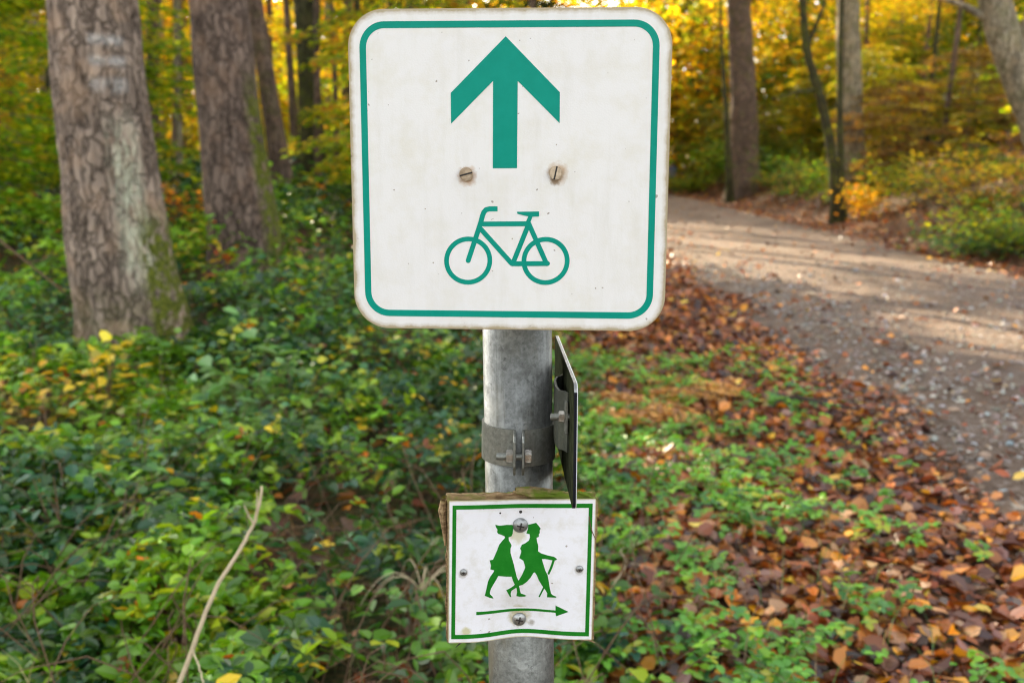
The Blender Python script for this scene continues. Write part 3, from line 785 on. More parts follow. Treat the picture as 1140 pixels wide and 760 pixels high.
shrub('green_bush', 'yellow-green bush at the bend nearest the sign edge', at(768, 54), 54, 1.1, 1.8, 1100, [(.20, .26, .03), (.30, .30, .03), (.10, .2, .03)], [2, 1, 2], .17)
shrub('green_bush', 'rounded green bush left of the crooked mossy trunk', at(885, 35), 35, 1.5, 1.6, 1100, [(.06, .16, .02), (.09, .19, .03), (.22, .24, .03)], [3, 2, 1], .13)
shrub('green_bush', 'bluish-green bramble bush beneath the forked pale trunk', at(1085, 16.5), 16.5, .5, 1.0, 650, [(.07, .16, .09), (.09, .2, .07), (.16, .24, .05)], [3, 2, 1], .10)
shrub('green_bush', 'grey-green weedy bush at the right edge beside leaf litter', at(1130, 16.0), 16.0, .7, .7, 500, [(.10, .18, .08), (.13, .24, .06), (.3, .3, .06)], [3, 2, 1], .09)
for q in range(30):
    d = 16+q*1.3; x = RR(d)+rng.uniform(1.2, 5.5)
    shrub('verge_plant', 'low green and rusty plant in the fringe along the right verge', x, d, rng.uniform(.4, .8), rng.uniform(.5, .9), 330, [(.09, .18, .03), (.16, .22, .03), (.34, .18, .04), (.4, .32, .04)], [3, 3, 2, 1], .11, 'plants fringing the right verge', cat='plant', stems=6)
shrub('green_bush', 'tall yellow-green leafy bush hiding the foot of the forked pale trunk', at(1118, 15.9), 15.9, 1.0, 1.1, 800, [(.20, .32, .02), (.36, .38, .02), (.12, .24, .03)], [3, 2, 2], .09)
shrub('green_bush', 'dense mid-green bush between the bend and the straight brown trunk', at(800, 50), 50, 2.6, 2.2, 1700, [(.10, .24, .015), (.16, .30, .015), (.30, .34, .02)], [3, 3, 1], .16)
shrub('green_bush', 'dark green bush against the foot of the stout pale beech', at(915, 30), 30, 1.5, 1.5, 1100, [(.07, .18, .015), (.12, .25, .02), (.34, .34, .02)], [3, 2, 1], .12)
shrub('green_bush', 'spreading green bush on the slope right of the golden bush', at(1010, 24), 24, 1.3, 1.4, 1000, [(.12, .22, .02), (.26, .30, .02), (.40, .32, .02)], [3, 2, 1], .10)
SB = [(.05, .155, .055), (.10, .24, .045), (.17, .32, .03), (.42, .42, .02)]
for px_, d_, h_, r_, lb in ((258, 6.0, .62, .36, 'leafy green shrub filling the gap between the feet of the two big trunks'), (318, 5.2, .58, .40, 'bluish green shrub just left of the lower corner of the bicycle sign'),
                            (340, 7.6, .72, .5, 'dense green shrub below and right of the moss-sided trunk'), (262, 4.6, .42, .34, 'low bright green shrub in front of the mossy trunk foot'),
                            (20, 7.0, .62, .5, 'green shrub at the left edge behind the leaning twig'), (430, 6.6, .55, .4, 'green shrub hidden in part by the bottom edge of the bicycle sign'), (60, 4.0, .38, .36, 'broad patch of fresh green leaves at lower left')):
    shrub('leafy_shrub', lb, at(px_, d_), d_, h_, r_, 520, SB, [3, 3, 2, .5], .058, mat=M_bramble, stems=14, flat=.6)
# left-side plants one can pick out
shrub('maple_seedling', 'pale green broad-leaved seedling standing tallest right of the big trunk', at(268, 5.2), 5.2, .66, .24, 90, [(.17, .33, .09), (.13, .28, .09)], [2, 1], .12, cat='seedling', mat=M_bramble)
shrub('yellow_leaved_twig', 'thin twig with a few bright yellow leaves before the marked trunk', at(106, 5.6), 5.6, .66, .15, 34, [(.62, .52, .03), (.5, .42, .03)], [2, 1], .095, cat='seedling', stems=3, mat=M_bramble)
shrub('yellow_plant', 'patch of yellow and orange leaves low at the left edge', at(35, 5.2), 5.2, .40, .33, 110, [(.6, .42, .03), (.5, .25, .03), (.3, .3, .04)], [3, 2, 1], .06, cat='plant', mat=M_bramble, stems=6)
shrub('yellow_plant', 'yellow-leaved weed between the undergrowth and lower left of the bicycle sign', at(375, 6.2), 6.2, .5, .2, 60, [(.5, .42, .03), (.35, .34, .04)], [2, 1], .06, cat='plant', mat=M_bramble, stems=4)
shrub('orange_shrub', 'rusty orange leaves glowing low between the two big trunks', at(208, 13), 13, .9, .5, 170, [(.6, .25, .02), (.5, .18, .02)], [2, 1], .085)
shrub('round_leaved_plant', 'dark green plant with big roundish leaves in the bottom left undergrowth', at(45, 3.3), 3.3, .42, .22, 42, [(.035, .13, .06), (.06, .19, .05)], [2, 1], .06, cat='plant', mat=M_bramble, stems=5)
shrub('round_leaved_plant', 'glossy blue-green plant close behind the foot of the post', at(660, 2.75), 2.75, .24, .13, 46, [(.035, .11, .07), (.05, .14, .08)], [2, 1], .05, cat='plant', mat=M_bramble, stems=5)
shrub('round_leaved_plant', 'fresh green leafy plant left of the footpath sign', at(455, 2.9), 2.9, .30, .18, 60, [(.10, .27, .035), (.14, .32, .04)], [2, 1], .055, cat='plant', mat=M_bramble, stems=6)
shrub('round_leaved_plant', 'pale green nettle-like plant lower left of the dry stalk', at(165, 3.6), 3.6, .40, .25, 90, [(.11, .28, .04), (.08, .22, .05)], [2, 1], .055, cat='plant', mat=M_bramble, stems=6)

# dry pale stalk, stick on the verge, orange bracken, grass tuft
def stalk(name, label, cat, paths, mat, d):
    A0 = P(paths[0][0][0][0], paths[0][0][0][1], d[0]); root_p = np.array(A0)
    parts = []
    for pts, w in paths:
        A = np.array([P(px, py, dd) for px, py, dd in [(p[0], p[1], p[2] if len(p) > 2 else d[0]) for p in pts]])
        t = np.linspace(0, 1, len(A)); tt = np.linspace(0, 1, 30)
        S_ = np.stack([np.interp(tt, t, A[:, q]) for q in range(3)], 1)
        for _ in range(2): S_[1:-1] = (S_[:-2]+2*S_[1:-1]+S_[2:])/4
        S_ += rng.normal(0, .0008, S_.shape)
        parts.append(tube(S_-root_p, np.interp(tt, [0, 1], w), 8))
    V, Q = join(parts); o = mesh_np(name, V, Q, mat, smooth=True); o.location = root_p
    return tag(o, label, cat)
stalk('dry_stalk', 'long pale dry stalk leaning up out of the undergrowth at lower left', 'stalk',
      [([(180, 800, 1.95), (203, 755, 1.97), (222, 700, 2.0), (241, 652, 2.03), (262, 620, 2.06), (281, 588, 2.1), (289, 560, 2.12), (292, 541, 2.13)], (.0058, .0030)),
       ([(283, 583, 2.1), (275, 570, 2.09), (272, 562, 2.08)], (.0025, .0012)), ([(284, 580, 2.1), (286, 560, 2.1), (286, 545, 2.1)], (.0022, .001)),
       ([(214, 722, 1.99), (221, 740, 1.96), (228, 765, 1.93)], (.0022, .0015))], M_straw, [1.95])
def ground_stick(name, label, x0, y0, x1, y1, r, mat, lift=.03, br=3):
    t = np.linspace(0, 1, 14); x = x0+(x1-x0)*t+.03*np.sin(t*9); y = y0+(y1-y0)*t+.04*np.sin(t*6)
    z = surf(x, y)+lift+.03*np.sin(t*3.1); A = np.stack([x, y, z], 1); b = A[0].copy(); parts = [tube(A-b, r*(1-.6*t), 8)]
    for q in range(br):
        i0 = 3+q*3; dd = np.array([random.uniform(-.2, .2), random.uniform(-.25, .1), .02]); B = A[i0]-b+dd*np.linspace(0, 1, 5)[:, None]
        parts.append(tube(B, r*.5*np.linspace(1, .3, 5), 6))
    V, Q = join(parts); o = mesh_np(name, V, Q, mat, smooth=True); o.location = b
    return tag(o, label, 'stick')
p0, p1 = P(868, 455, 5.9), P(968, 462, 5.7)
ground_stick('fallen_stick', 'dark knotty stick lying in brown leaves at the edge of the track', at(868, 6.0), 6.0, at(968, 5.8), 5.8, .018, M_twig, .045)
ground_stick('fallen_stick', 'thin dead branch lying behind the orange bracken', at(735, 6.2), 6.25, at(800, 6.2), 6.1, .009, M_stem, .08)
stalk('dead_branch', 'thin brown dead branch slanting down from the left edge toward the marked trunk', 'branch', [([(-25, 250), (0, 268), (35, 296), (72, 326)], (.008, .004)), ([(30, 292), (48, 290), (60, 280)], (.004, .002))], M_stem, [5.2])
ground_stick('fallen_stick', 'short pale twig among seedlings right of the footpath sign', at(688, 3.2), 3.2, at(728, 3.6), 3.7, .0035, M_straw, .06, 1)
# bracken: fine rusty fronds
def bracken(x, y, label, s=1.0, nf=11):
    root = empty('bracken_fern', (x, y, terr1(x, y)), label, 'fern'); Pa, Da, Na, La = [], [], [], []; st = []
    for f_ in range(nf):
        a = random.uniform(0, 6.28); ln = s*random.uniform(.3, .55); t = np.linspace(0, 1, 34); d = np.array([np.cos(a), np.sin(a)]); sd = np.array([-d[1], d[0]])
        ax = np.stack([d[0]*ln*t, d[1]*ln*t, .05+ln*(.55*t-.6*t*t)], 1); st.append(tube(ax[::4], np.linspace(.003, .001, 9), 4))
        for sg in (-1, 1):
            for u in range(3):
                wl = ln*.32*np.sin(np.pi*np.clip(.12+t*.88, 0, 1))
                Pp = ax.copy(); Pp[:, :2] += sd*sg*(wl*u/3)[:, None]; Pp[:, 2] -= wl*u*.06; Pa.append(Pp)
                D = np.tile([sd[0]*sg+d[0]*.5, sd[1]*sg+d[1]*.5, -.1], (34, 1))+rng.normal(0, .2, (34, 3)); Da.append(D); Na.append(rnorm(34, .35)); La.append(wl*.42+.006)
    V, Q = join(st); mesh_np('stalks', V, Q, M_stem, root)
    Pa, Da, Na, La = map(np.concatenate, (Pa, Da, Na, La)); V, Q, k = leaves(Pa, Da, Na, La, La*.4, .1, .1, simple=True)
    mesh_np('fronds', V, Q, M_litter, root, col=np.repeat(pick([(.62, .30, .05), (.55, .24, .04), (.40, .18, .05)], [3, 2, 1], len(Pa), .15), k, 0))
bracken(at(700, 5.9), 5.9, 'withered orange bracken lying on brown leaves right of the post', 1.1, 14)
bracken(at(765, 6.3), 6.35, 'smaller faded orange bracken frond next to the thin dead branch', .9, 8)
def tuft(x, y, label, z0=.0):
    parts = []
    for q in range(12):
        a = random.uniform(0, 6.28); ln = random.uniform(.14, .26); t = np.linspace(0, 1, 8)
        parts.append(tube(np.stack([np.cos(a)*ln*t, np.sin(a)*ln*t*.7, ln*(1.5*t-1.55*t*t)], 1), .0022*(1-.7*t), 4))
    V, Q = join(parts); o = mesh_np('grass_tuft', V, Q, M_straw, smooth=True); o.location = (x, y, terr1(x, y)+z0); tag(o, label, 'grass tuft')
tuft(at(462, 2.9), 2.95, 'arching pale dry grass tuft left of the footpath sign', .2)

# --- far wood: one mass of sunlit foliage closing the view
def far_wood():
    Pa, La = [], []
    cl = 5600
    az = rng.uniform(-40, 34, cl); d = rng.uniform(58, 92, cl); z = rng.uniform(0, 1, cl)**1.1
    for a, dd, zz in zip(az, d, z):
        x = dd*math.tan(math.radians(a)); Ht = 12+5*vnoise(np.array([a]), np.array([0.]), .25, 41)[0]
        gap = 2.2+abs(a-2.9)
        Ht = Ht*min(1, .5+.3*abs(a-2.6)) if abs(a-2.6) < 2 else Ht
        m = 36; c = np.array([x, dd, terr1(x, dd)+zz*Ht])
        if RL(dd)-.5 < x < RR(dd)+.5 and zz*Ht < 4 and dd < 84: continue
        Pa.append(c+rng.normal(0, 1, (m, 3))*[1.3, 1.0, .55])
    Pa = np.concatenate(Pa); n = len(Pa); L = rng.uniform(.38, .62, n)
    V, Q, k = leaves(Pa, rdir(n, 0), rnorm(n, 1.4), L, L*.75, .1, .1, simple=True)
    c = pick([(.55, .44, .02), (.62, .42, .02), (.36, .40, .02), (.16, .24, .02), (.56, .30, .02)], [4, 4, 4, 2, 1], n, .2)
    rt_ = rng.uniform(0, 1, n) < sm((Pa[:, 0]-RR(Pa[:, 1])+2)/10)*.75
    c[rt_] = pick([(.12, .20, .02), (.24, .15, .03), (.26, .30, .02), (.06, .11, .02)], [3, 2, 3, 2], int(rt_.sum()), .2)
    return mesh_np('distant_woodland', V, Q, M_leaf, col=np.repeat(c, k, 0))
tag(far_wood(), 'golden mass of distant woodland closing the view behind the trunks', 'woodland', kind='stuff')

from mathutils.geometry import tessellate_polygon
# ------------------------------------------------------------------ post, signs, clamps
def homog(src, dst):
    A = []
    for (x, y), (u, v) in zip(src, dst):
        A.append([x, y, 1, 0, 0, 0, -u*x, -u*y, -u]); A.append([0, 0, 0, x, y, 1, -v*x, -v*y, -v])
    h = np.linalg.svd(np.array(A, float))[2][-1].reshape(3, 3)
    def f(x, y):
        q = h @ np.array([x, y, 1.]); return (q[0]/q[2], q[1]/q[2])
    return f
def pose(pos, yaw, pit, rol):
    y, p, r = map(math.radians, (yaw, pit, rol))
    return Matrix.Translation(pos) @ Matrix.Rotation(y, 4, 'Z') @ Matrix.Rotation(p, 4, 'X') @ Matrix.Rotation(r, 4, 'Y')
def rrect(w, h, r, n=10, ox=0, oz=0):
    pts = []
    for cx, cz, a0 in ((w/2-r, h/2-r, 0), (-w/2+r, h/2-r, 90), (-w/2+r, -h/2+r, 180), (w/2-r, -h/2+r, 270)):
        for q in range(n+1):
            a = math.radians(a0+90*q/n); pts.append((cx+ox+r*math.cos(a), cz+oz+r*math.sin(a)))
    return pts
def flat_shape(polys, y0, y1, cuts=None, dent=None):
    """closed outlines in the sign plane (x,z) -> a thin solid between depths y0 (front) and y1; optional dent(x,z) added to depth"""
    bm = bmesh.new()
    for poly in polys:
        outer, hole = (poly if isinstance(poly, tuple) else (poly, None))
        if hole is None:
            vs_ = [bm.verts.new((x, y0, z)) for x, z in outer]
            for t_ in tessellate_polygon([[Vector((x, z, 0)) for x, z in outer]]):
                try: bm.faces.new([vs_[i_] for i_ in t_])
                except ValueError: pass
        else:
            a = [bm.verts.new((x, y0, z)) for x, z in outer]; b = [bm.verts.new((x, y0, z)) for x, z in hole]; n = len(a)
            for q in range(n): bm.faces.new((a[q], a[(q+1) % n], b[(q+1) % n], b[q]))
    if cuts:
        for ax, vals in cuts.items():
            for v in vals:
                bmesh.ops.bisect_plane(bm, geom=bm.verts[:]+bm.edges[:]+bm.faces[:], plane_co=((v, 0, 0) if ax == 'x' else (0, 0, v)), plane_no=((1, 0, 0) if ax == 'x' else (0, 0, 1)))
    r = bmesh.ops.extrude_face_region(bm, geom=bm.faces[:])
    for v in r['geom']:
        if isinstance(v, bmesh.types.BMVert): v.co.y = y1
    if dent:
        for v in bm.verts: v.co.y += dent(v.co.x, v.co.z)
    return bm
def stroke(pts, w, closed=False, cap=False):
    pts = [Vector(p) for p in pts]; n = len(pts); L_, R_ = [], []
    for q in range(n):
        a = pts[(q-1) % n] if (q or closed) else pts[q]; b = pts[(q+1) % n] if (q < n-1 or closed) else pts[q]
        t = (b-a).normalized(); nn = Vector((-t.y, t.x)); k_ = 1.0
        if (q or closed) and (q < n-1 or closed):
            t1 = (pts[q]-a).normalized(); k_ = 1/max(.5, abs(t1.dot(t)))
        L_.append(tuple(pts[q]+nn*w/2*k_)); R_.append(tuple(pts[q]-nn*w/2*k_))
    if closed: return (L_, R_)
    if cap:
        t = (pts[-1]-pts[-2]).normalized(); a0 = math.atan2(t.y, t.x)
        capp = [(pts[-1].x+w/2*math.cos(a0+math.radians(a)), pts[-1].y+w/2*math.sin(a0+math.radians(a))) for a in (60, 30, 0, -30, -60)]
        return L_+capp+R_[::-1]
    return L_+R_[::-1]

def sign_white(name, w, h, r, base, dirt, edge, edge_w=.009, grime=.5, stains=()):
    m, nt, out = new_mat(name); g = N_(nt); co = g.coord()
    sep = nt.nodes.new('ShaderNodeSeparateXYZ'); g.l(co, sep.inputs[0])
    ax = g.math('ABSOLUTE', sep.outputs[0]); az = g.math('ABSOLUTE', sep.outputs[2])
    qx = g.math('MAXIMUM', g.math('SUBTRACT', ax, w/2-r), 0.0); qz = g.math('MAXIMUM', g.math('SUBTRACT', az, h/2-r), 0.0)
    ln = g.math('POWER', g.math('ADD', g.math('MULTIPLY', qx, qx), g.math('MULTIPLY', qz, qz)), .5)
    ed = g.math('SUBTRACT', r, ln)                       # distance from the edge near corners/edges
    ed = g.math('SUBTRACT', ed, g.math('MULTIPLY', g.noise(co, 55, 5, .7), edge_w*1.5))
    e = g.math('DIVIDE', g.math('ADD', ed, edge_w*.45), edge_w)
    ef = g.ramp(e, [(0, .9), (.3, .4), (.8, 0.0)])
    blot = g.ramp(g.noise(co, 28, 5, .65), [(.46, 0.0), (.75, grime)])
    bl2 = g.ramp(g.noise(co, 7, 3, .6), [(.45, 0.0), (.7, grime*.5)])
    strk = g.ramp(g.noise(g.mapping(co, (1, 1, .12)), 60, 5, .7), [(.5, 0.0), (.8, grime*.45)])
    c = g.mix(blot, base, dirt); c = g.mix(strk, c, tuple(a*.8 for a in dirt)); c = g.mix(bl2, c, tuple(a*.96 for a in base[:2])+(base[2]*1.02,))
    c = g.mix(ef, c, edge)
    for (su, sv, sr, scol) in stains:
        dx = g.math('SUBTRACT', sep.outputs[0], su); dz = g.math('MULTIPLY', g.math('SUBTRACT', sep.outputs[2], sv), .9)
        dd = g.math('DIVIDE', g.math('POWER', g.math('ADD', g.math('MULTIPLY', dx, dx), g.math('MULTIPLY', dz, dz)), .5), sr)
        dd = g.math('ADD', dd, g.math('MULTIPLY', g.math('SUBTRACT', g.noise(co, 140, 4, .7), .5), 1.1))
        c = g.mix(g.ramp(dd, [(.5, .85), (1.0, 0.0)]), c, scol)
    sp = g.ramp(g.noise(co, 170, 1, .5), [(.0, 1.0), (.235, 1.0), (.25, 0.0)])
    c = g.mix(g.math('MULTIPLY', sp, .7), c, (.22, .17, .11))
    gr = nt.nodes.new('ShaderNodeTexVoronoi'); gr.inputs['Scale'].default_value = 700; g.l(co, gr.inputs['Vector'])
    g.pbsdf(out, c, .42, normal=g.bump(g.math('ADD', gr.outputs['Distance'], g.noise(co, 90, 4)), .12, .0006), spec=.35)
    return m
def print_mat(name, c0, c1, wear, sc=40, rough=.4):
    m, nt, out = new_mat(name); g = N_(nt); co = g.coord()
    n = g.noise(co, sc, 5, .65); c = g.ramp(n, [(.3, c0), (.7, c1)])
    wf = g.ramp(g.noise(co, sc*3.2, 6, .75), [(0, 1.0), (.24, 1.0), (.29, 0.0)])
    c = g.mix(g.math('MULTIPLY', wf, wear), c, (.6, .62, .55))
    g.pbsdf(out, c, rough, normal=g.bump(n, .1, .0005), spec=.12); return m
def zinc_mat(name, dark=(.055, .055, .045), light=(.29, .30, .28), rough=.43, metal=.72, stain=.75, cell=.1):
    m, nt, out = new_mat(name); g = N_(nt); co = g.coord()
    vo = nt.nodes.new('ShaderNodeTexVoronoi'); vo.inputs['Scale'].default_value = 190; g.l(co, vo.inputs['Vector'])
    n1 = g.noise(co, 16, 5, .7); n2 = g.noise(co, 260, 3, .7); n3 = g.noise(g.mapping(co, (1, 1, .35)), 22, 5, .65)
    sp = nt.nodes.new('ShaderNodeSeparateColor'); g.l(vo.outputs['Color'], sp.inputs[0])
    c = g.ramp(g.math('ADD', g.math('MULTIPLY', n1, 1-cell), g.math('MULTIPLY', sp.outputs[0], cell)), [(.3, dark), (.7, light)])
    c = g.mix(g.ramp(n2, [(.35, .35), (.6, 0.0)]), c, tuple(a*.6 for a in dark))
    c = g.mix(g.math('MULTIPLY', g.ramp(n3, [(.5, 0.0), (.72, 1.0)]), stain), c, (.19, .17, .115))
    c = g.mix(g.math('MULTIPLY', g.ramp(g.noise(g.mapping(co, (1, 1, .08)), 75, 4, .7), [(.52, 0.0), (.7, 1.0)]), .35), c, tuple(min(1, a*1.5) for a in light))
    c = g.mix(g.math('MULTIPLY', g.ramp(g.noise(co, 110, 3, .7), [(.62, 0.0), (.7, 1.0)]), .45), c, tuple(a*.5 for a in dark))
    rr = g.ramp(n1, [(.3, rough+.12), (.7, rough-.08)])
    g.pbsdf(out, c, rr, metal, g.bump(g.math('ADD', n2, n1), .22, .0012)); return m
M_zinc = zinc_mat('weathered_zinc'); M_zinc2 = zinc_mat('clamp_steel', (.15, .155, .13), (.36, .37, .33), .42, .6, .5)
M_nut = zinc_mat('bright_nut', (.40, .38, .34), (.72, .68, .60), .28, .95, .15)
M_bolt = zinc_mat('tarnished_bolt', (.26, .18, .10), (.62, .50, .36), .45, .5, .6)
M_scr = zinc_mat('grey_screw', (.28, .29, .28), (.50, .51, .50), .4, .85, .2)
M_black = simple('slot_shadow_steel', (.04, .035, .03), .7, .3)
M_rust = simple('rust_halo', (.42, .30, .19), .8, nz=.3, sc=120, col2=(.66, .58, .46))
M_lich = simple('yellow_lichen_grime', (.50, .46, .22), .9, nz=.25, sc=200)
PG = 'signs and fittings on the galvanised post'

# post
ta, tb_ = P(575.9, 377, 1.005), P(580.5, 759, 1.005); sl_ = (ta-tb_)/(ta[2]-tb_[2])
zb = terr1(.02, 1.005)-.15; pb0 = ta+sl_*(zb-ta[2]); pt0 = ta+sl_*(1.605-ta[2])
root = empty('sign_post', (pb0[0], pb0[1], zb+.15), 'round galvanised steel post carrying the bicycle sign and the footpath sign', 'post')
bm = bmesh.new(); cyl(bm, Vector(pb0)-root.location, Vector(pt0)-root.location, .0358, n=96)
obj_bm('tube', bm, M_zinc, root, smooth=False)
for p_ in root.children[0].data.polygons: p_.use_smooth = len(p_.vertices) == 4
bm = bmesh.new(); cyl(bm, Vector(pt0)-root.location-Vector((0, 0, .012)), Vector(pt0)-root.location+Vector((0, 0, .006)), .0375, n=64, bev=.003); obj_bm('cap', bm, simple('post_cap_plastic', (.06, .06, .06), .5), root)
def axis_at(z): return Vector(pb0+(pt0-pb0)*((z-pb0[2])/(pt0[2]-pb0[2])))

# cycle route sign -------------------------------------------------------
Mc = pose((-.0034, .9445, 1.4935), -3.5, -.26, .11); W1, H1 = .30, .2985
root = empty('bicycle_sign', (0, 0, 0), 'large white square sign with green border, green arrow and green bicycle', 'sign', PG); root.matrix_world = Mc
h1 = homog([(385.6, 9.3), (748.7, 8.2), (741, 370.1), (395.7, 363.7)], [(-W1/2, H1/2), (W1/2, H1/2), (W1/2, -H1/2), (-W1/2, -H1/2)])
M_w1 = sign_white('bicycle_sign_white', W1, H1, .034, (.85, .835, .795), (.72, .68, .52), (.42, .33, .18), .0055, .55, [(*h1(520.2, 195.5), .0098, (.55, .34, .18)), (*h1(620.5, 193), .0108, (.56, .38, .21)), (*h1(618, 200), .006, (.25, .16, .08))])
bm = flat_shape([rrect(W1, H1, .034, 16)], 0, .0028)
es = [e for e in bm.edges if abs(e.verts[0].co.y-e.verts[1].co.y) < 1e-6 and e.verts[0].co.y < 1e-5 and len(e.link_faces) == 2 and e.calc_face_angle(0) > 1]
bmesh.ops.bevel(bm, geom=es, offset=.0007, segments=2, affect='EDGES')
obj_bm('panel', bm, M_w1, root)
M_g1 = print_mat('teal_green_print', (.0, .27, .19), (.003, .31, .225), .25)
ob = [h1(400.6, 100), h1(560, 23.2), h1(733.4, 100), h1(560, 355.5)]
bo = rrect(.2768, .2765, .0235, 12, 0, -.0003); bi = rrect(.2648, .2645, .0175, 12, 0, -.0003)
l_, t_, r_, b_ = h1(399.9, 60)[0], h1(560, 22.8)[1], h1(733.4, 55)[0], h1(560, 352.9)[1]
cxb, czb, wb, hb = (l_+r_)/2, (t_+b_)/2, r_-l_, t_-b_
obj_bm('border', flat_shape([(rrect(wb, hb, .0235, 12, cxb, czb), rrect(wb-.0122, hb-.0122, .0174, 12, cxb, czb))], -.0003, .0006), M_g1, root)
arrow = [(562.1, 40.4), (622.7, 102.8), (622.7, 137.1), (575.7, 89.9), (575.5, 186.8), (548.5, 186.8), (548.3, 89.9), (501.8, 137.1), (501.3, 102.8)]
obj_bm('arrow_symbol', flat_shape([[h1(*p) for p in arrow]], -.0003, .0006), M_g1, root)
Z = lambda x, y: h1(480+x/4.472, 160+y/4.472)
sw = .0046
def ring(cx, cy, R_=108):
    return stroke([Z(cx+R_*math.cos(a), cy+R_*math.sin(a)) for a in np.linspace(0, 2*math.pi, 49)[:-1]], .0045, True)
bike = [ring(186, 579), ring(572, 583)]
lays = [bike,
        [stroke([Z(*p) for p in [(331, 322), (290, 322), (274, 326), (263, 338), (256, 356), (247, 392), (186, 579)]], .0047, cap=True), stroke([Z(483, 408), Z(409, 594)], sw)],
        [stroke([Z(248, 397), Z(487, 397)], .0046), stroke([Z(402, 596), Z(582, 596)], .0046, cap=True)],
        [stroke([Z(240, 413), Z(402, 594)], .0046, cap=True), stroke([Z(484, 390), Z(577, 597)], .0046, cap=True)],
        [[Z(428, 337), Z(538, 336), Z(538, 361), Z(506, 362), Z(494, 392), Z(474, 384), Z(485, 360), Z(468, 357), Z(430, 347)]]]
bmj = bmesh.new()
for q, s_ in enumerate(lays):
    for poly in s_:
        b2 = flat_shape([poly], -.00025-.00004*q, .0006); me_ = bpy.data.meshes.new('t'); b2.to_mesh(me_); b2.free(); bmj.from_mesh(me_); bpy.data.meshes.remove(me_)
obj_bm('bicycle_symbol', bmj, M_g1, root)
def blob(cx, cz, rx, rz, y, seed, n=30, amp=.25):
    return [(cx+rx*math.cos(a)*(1+amp*noise.noise(Vector((math.cos(a)*1.5+seed, math.sin(a)*1.5, 0)))), cz+rz*math.sin(a)*(1+amp*noise.noise(Vector((math.cos(a)*1.5, math.sin(a)*1.5+seed, 5))))) for a in np.linspace(0, 2*math.pi, n+1)[:-1]]
for (px, py, ang, hr, sd) in ((519.2, 193.2, 15, .0088, 1), (618.6, 192.4, 78, .0102, 4)):
    u, v = h1(px, py)
    b = bmesh.new(); cyl(b, (u, 0, v), (u, -.0050, v), .0064, n=40, bev=.0010)
    bo_ = obj_bm('bolt', b, M_bolt, root)
    b = bmesh.new(); box(b, (0, 0, 0), (.0124, .0006, .0015)); Rm = Matrix.Translation((u, -.0052, v)) @ Matrix.Rotation(-math.radians(ang), 4, 'Y')
    for vv in b.verts: vv.co = Rm @ vv.co
    obj_bm('slot', b, M_black, bo_)
    b = bmesh.new(); cyl(b, (u, .003, v), (u, .030, v), .0035, n=12); obj_bm('bolt_shaft', b, M_bolt, root)
# bracket behind: rail with a band round the post (in sign space)
axl = Mc.inverted() @ axis_at(1.49)
b = bmesh.new(); box(b, (axl.x, .0062, .0), (.15, .0065, .030), bev=.001); obj_bm('bracket_rail', b, M_zinc2, root)
def band(bm, cx, cy, cz, r, th, h, gap, n=72):
    """open ring around a vertical axis; gap = half angle (deg) left open towards -y"""
    rows = []
    for q in range(n+1):
        a = math.radians(-90+gap+(360-2*gap)*q/n); ca, sa = math.cos(a), math.sin(a)
        rows.append([bm.verts.new((cx+rr_*ca, cy+rr_*sa, cz+zz_)) for rr_, zz_ in ((r, -h/2), (r+th, -h/2), (r+th, h/2), (r, h/2))])
    for A_, B_ in zip(rows[:-1], rows[1:]):
        for q in range(4): bm.faces.new((A_[q], A_[(q+1) % 4], B_[(q+1) % 4], B_[q]))
    bm.faces.new(rows[0]); bm.faces.new(rows[-1])
b = bmesh.new(); band(b, axl.x, axl.y, .0, .0360, .0025, .028, 14); obj_bm('bracket_band', b, M_zinc2, root)

# pipe clamp -------------------------------------------------------------
zc = P(578, 499, .967)[2]; ac = axis_at(zc)
root = empty('pipe_clamp', ac, 'steel pipe clamp with two front lugs around the post, just above the footpath sign', 'clamp', PG)
root.rotation_euler = (0, math.radians(.7), 0)
b = bmesh.new(); band(b, 0, 0, 0, .0361, .0026, .0385, 7)
bnd = obj_bm('band', b, M_zinc2, root)
for p_ in bnd.data.polygons: p_.use_smooth = False
for s_, lean in ((-1, -.012), (1, .012)):
    b = bmesh.new()
    # lug: runs from the band forwards, lower front corner cut off
    x0 = s_*.0043; pts = [(-.0365, .0192), (-.060, .0192), (-.0650, .0140), (-.0650, -.012), (-.060, -.0215), (-.0365, -.0192)]
    A_ = [b.verts.new((x0-s_*.0013, y_, z_)) for y_, z_ in pts]; B_ = [b.verts.new((x0+s_*.0013, y_, z_)) for y_, z_ in pts]
    b.faces.new(A_); b.faces.new(B_)
    for q in range(6): b.faces.new((A_[q], A_[(q+1) % 6], B_[(q+1) % 6], B_[q]))
    bmesh.ops.bevel(b, geom=b.edges[:], offset=.0005, segments=1, affect='EDGES')
    obj_bm('lug', b, M_zinc2, root)
    b = bmesh.new(); cyl(b, (x0+s_*.0016, -.053, -.004), (x0+s_*.0082, -.053, -.004), .0074, n=6, bev=.0007)
    obj_bm('nut', b, M_nut, root)
b = bmesh.new(); cyl(b, (-.0225, -.053, -.004), (.0125, -.053, -.004), .0038, n=20, bev=.0006); obj_bm('bolt', b, M_zinc2, root)

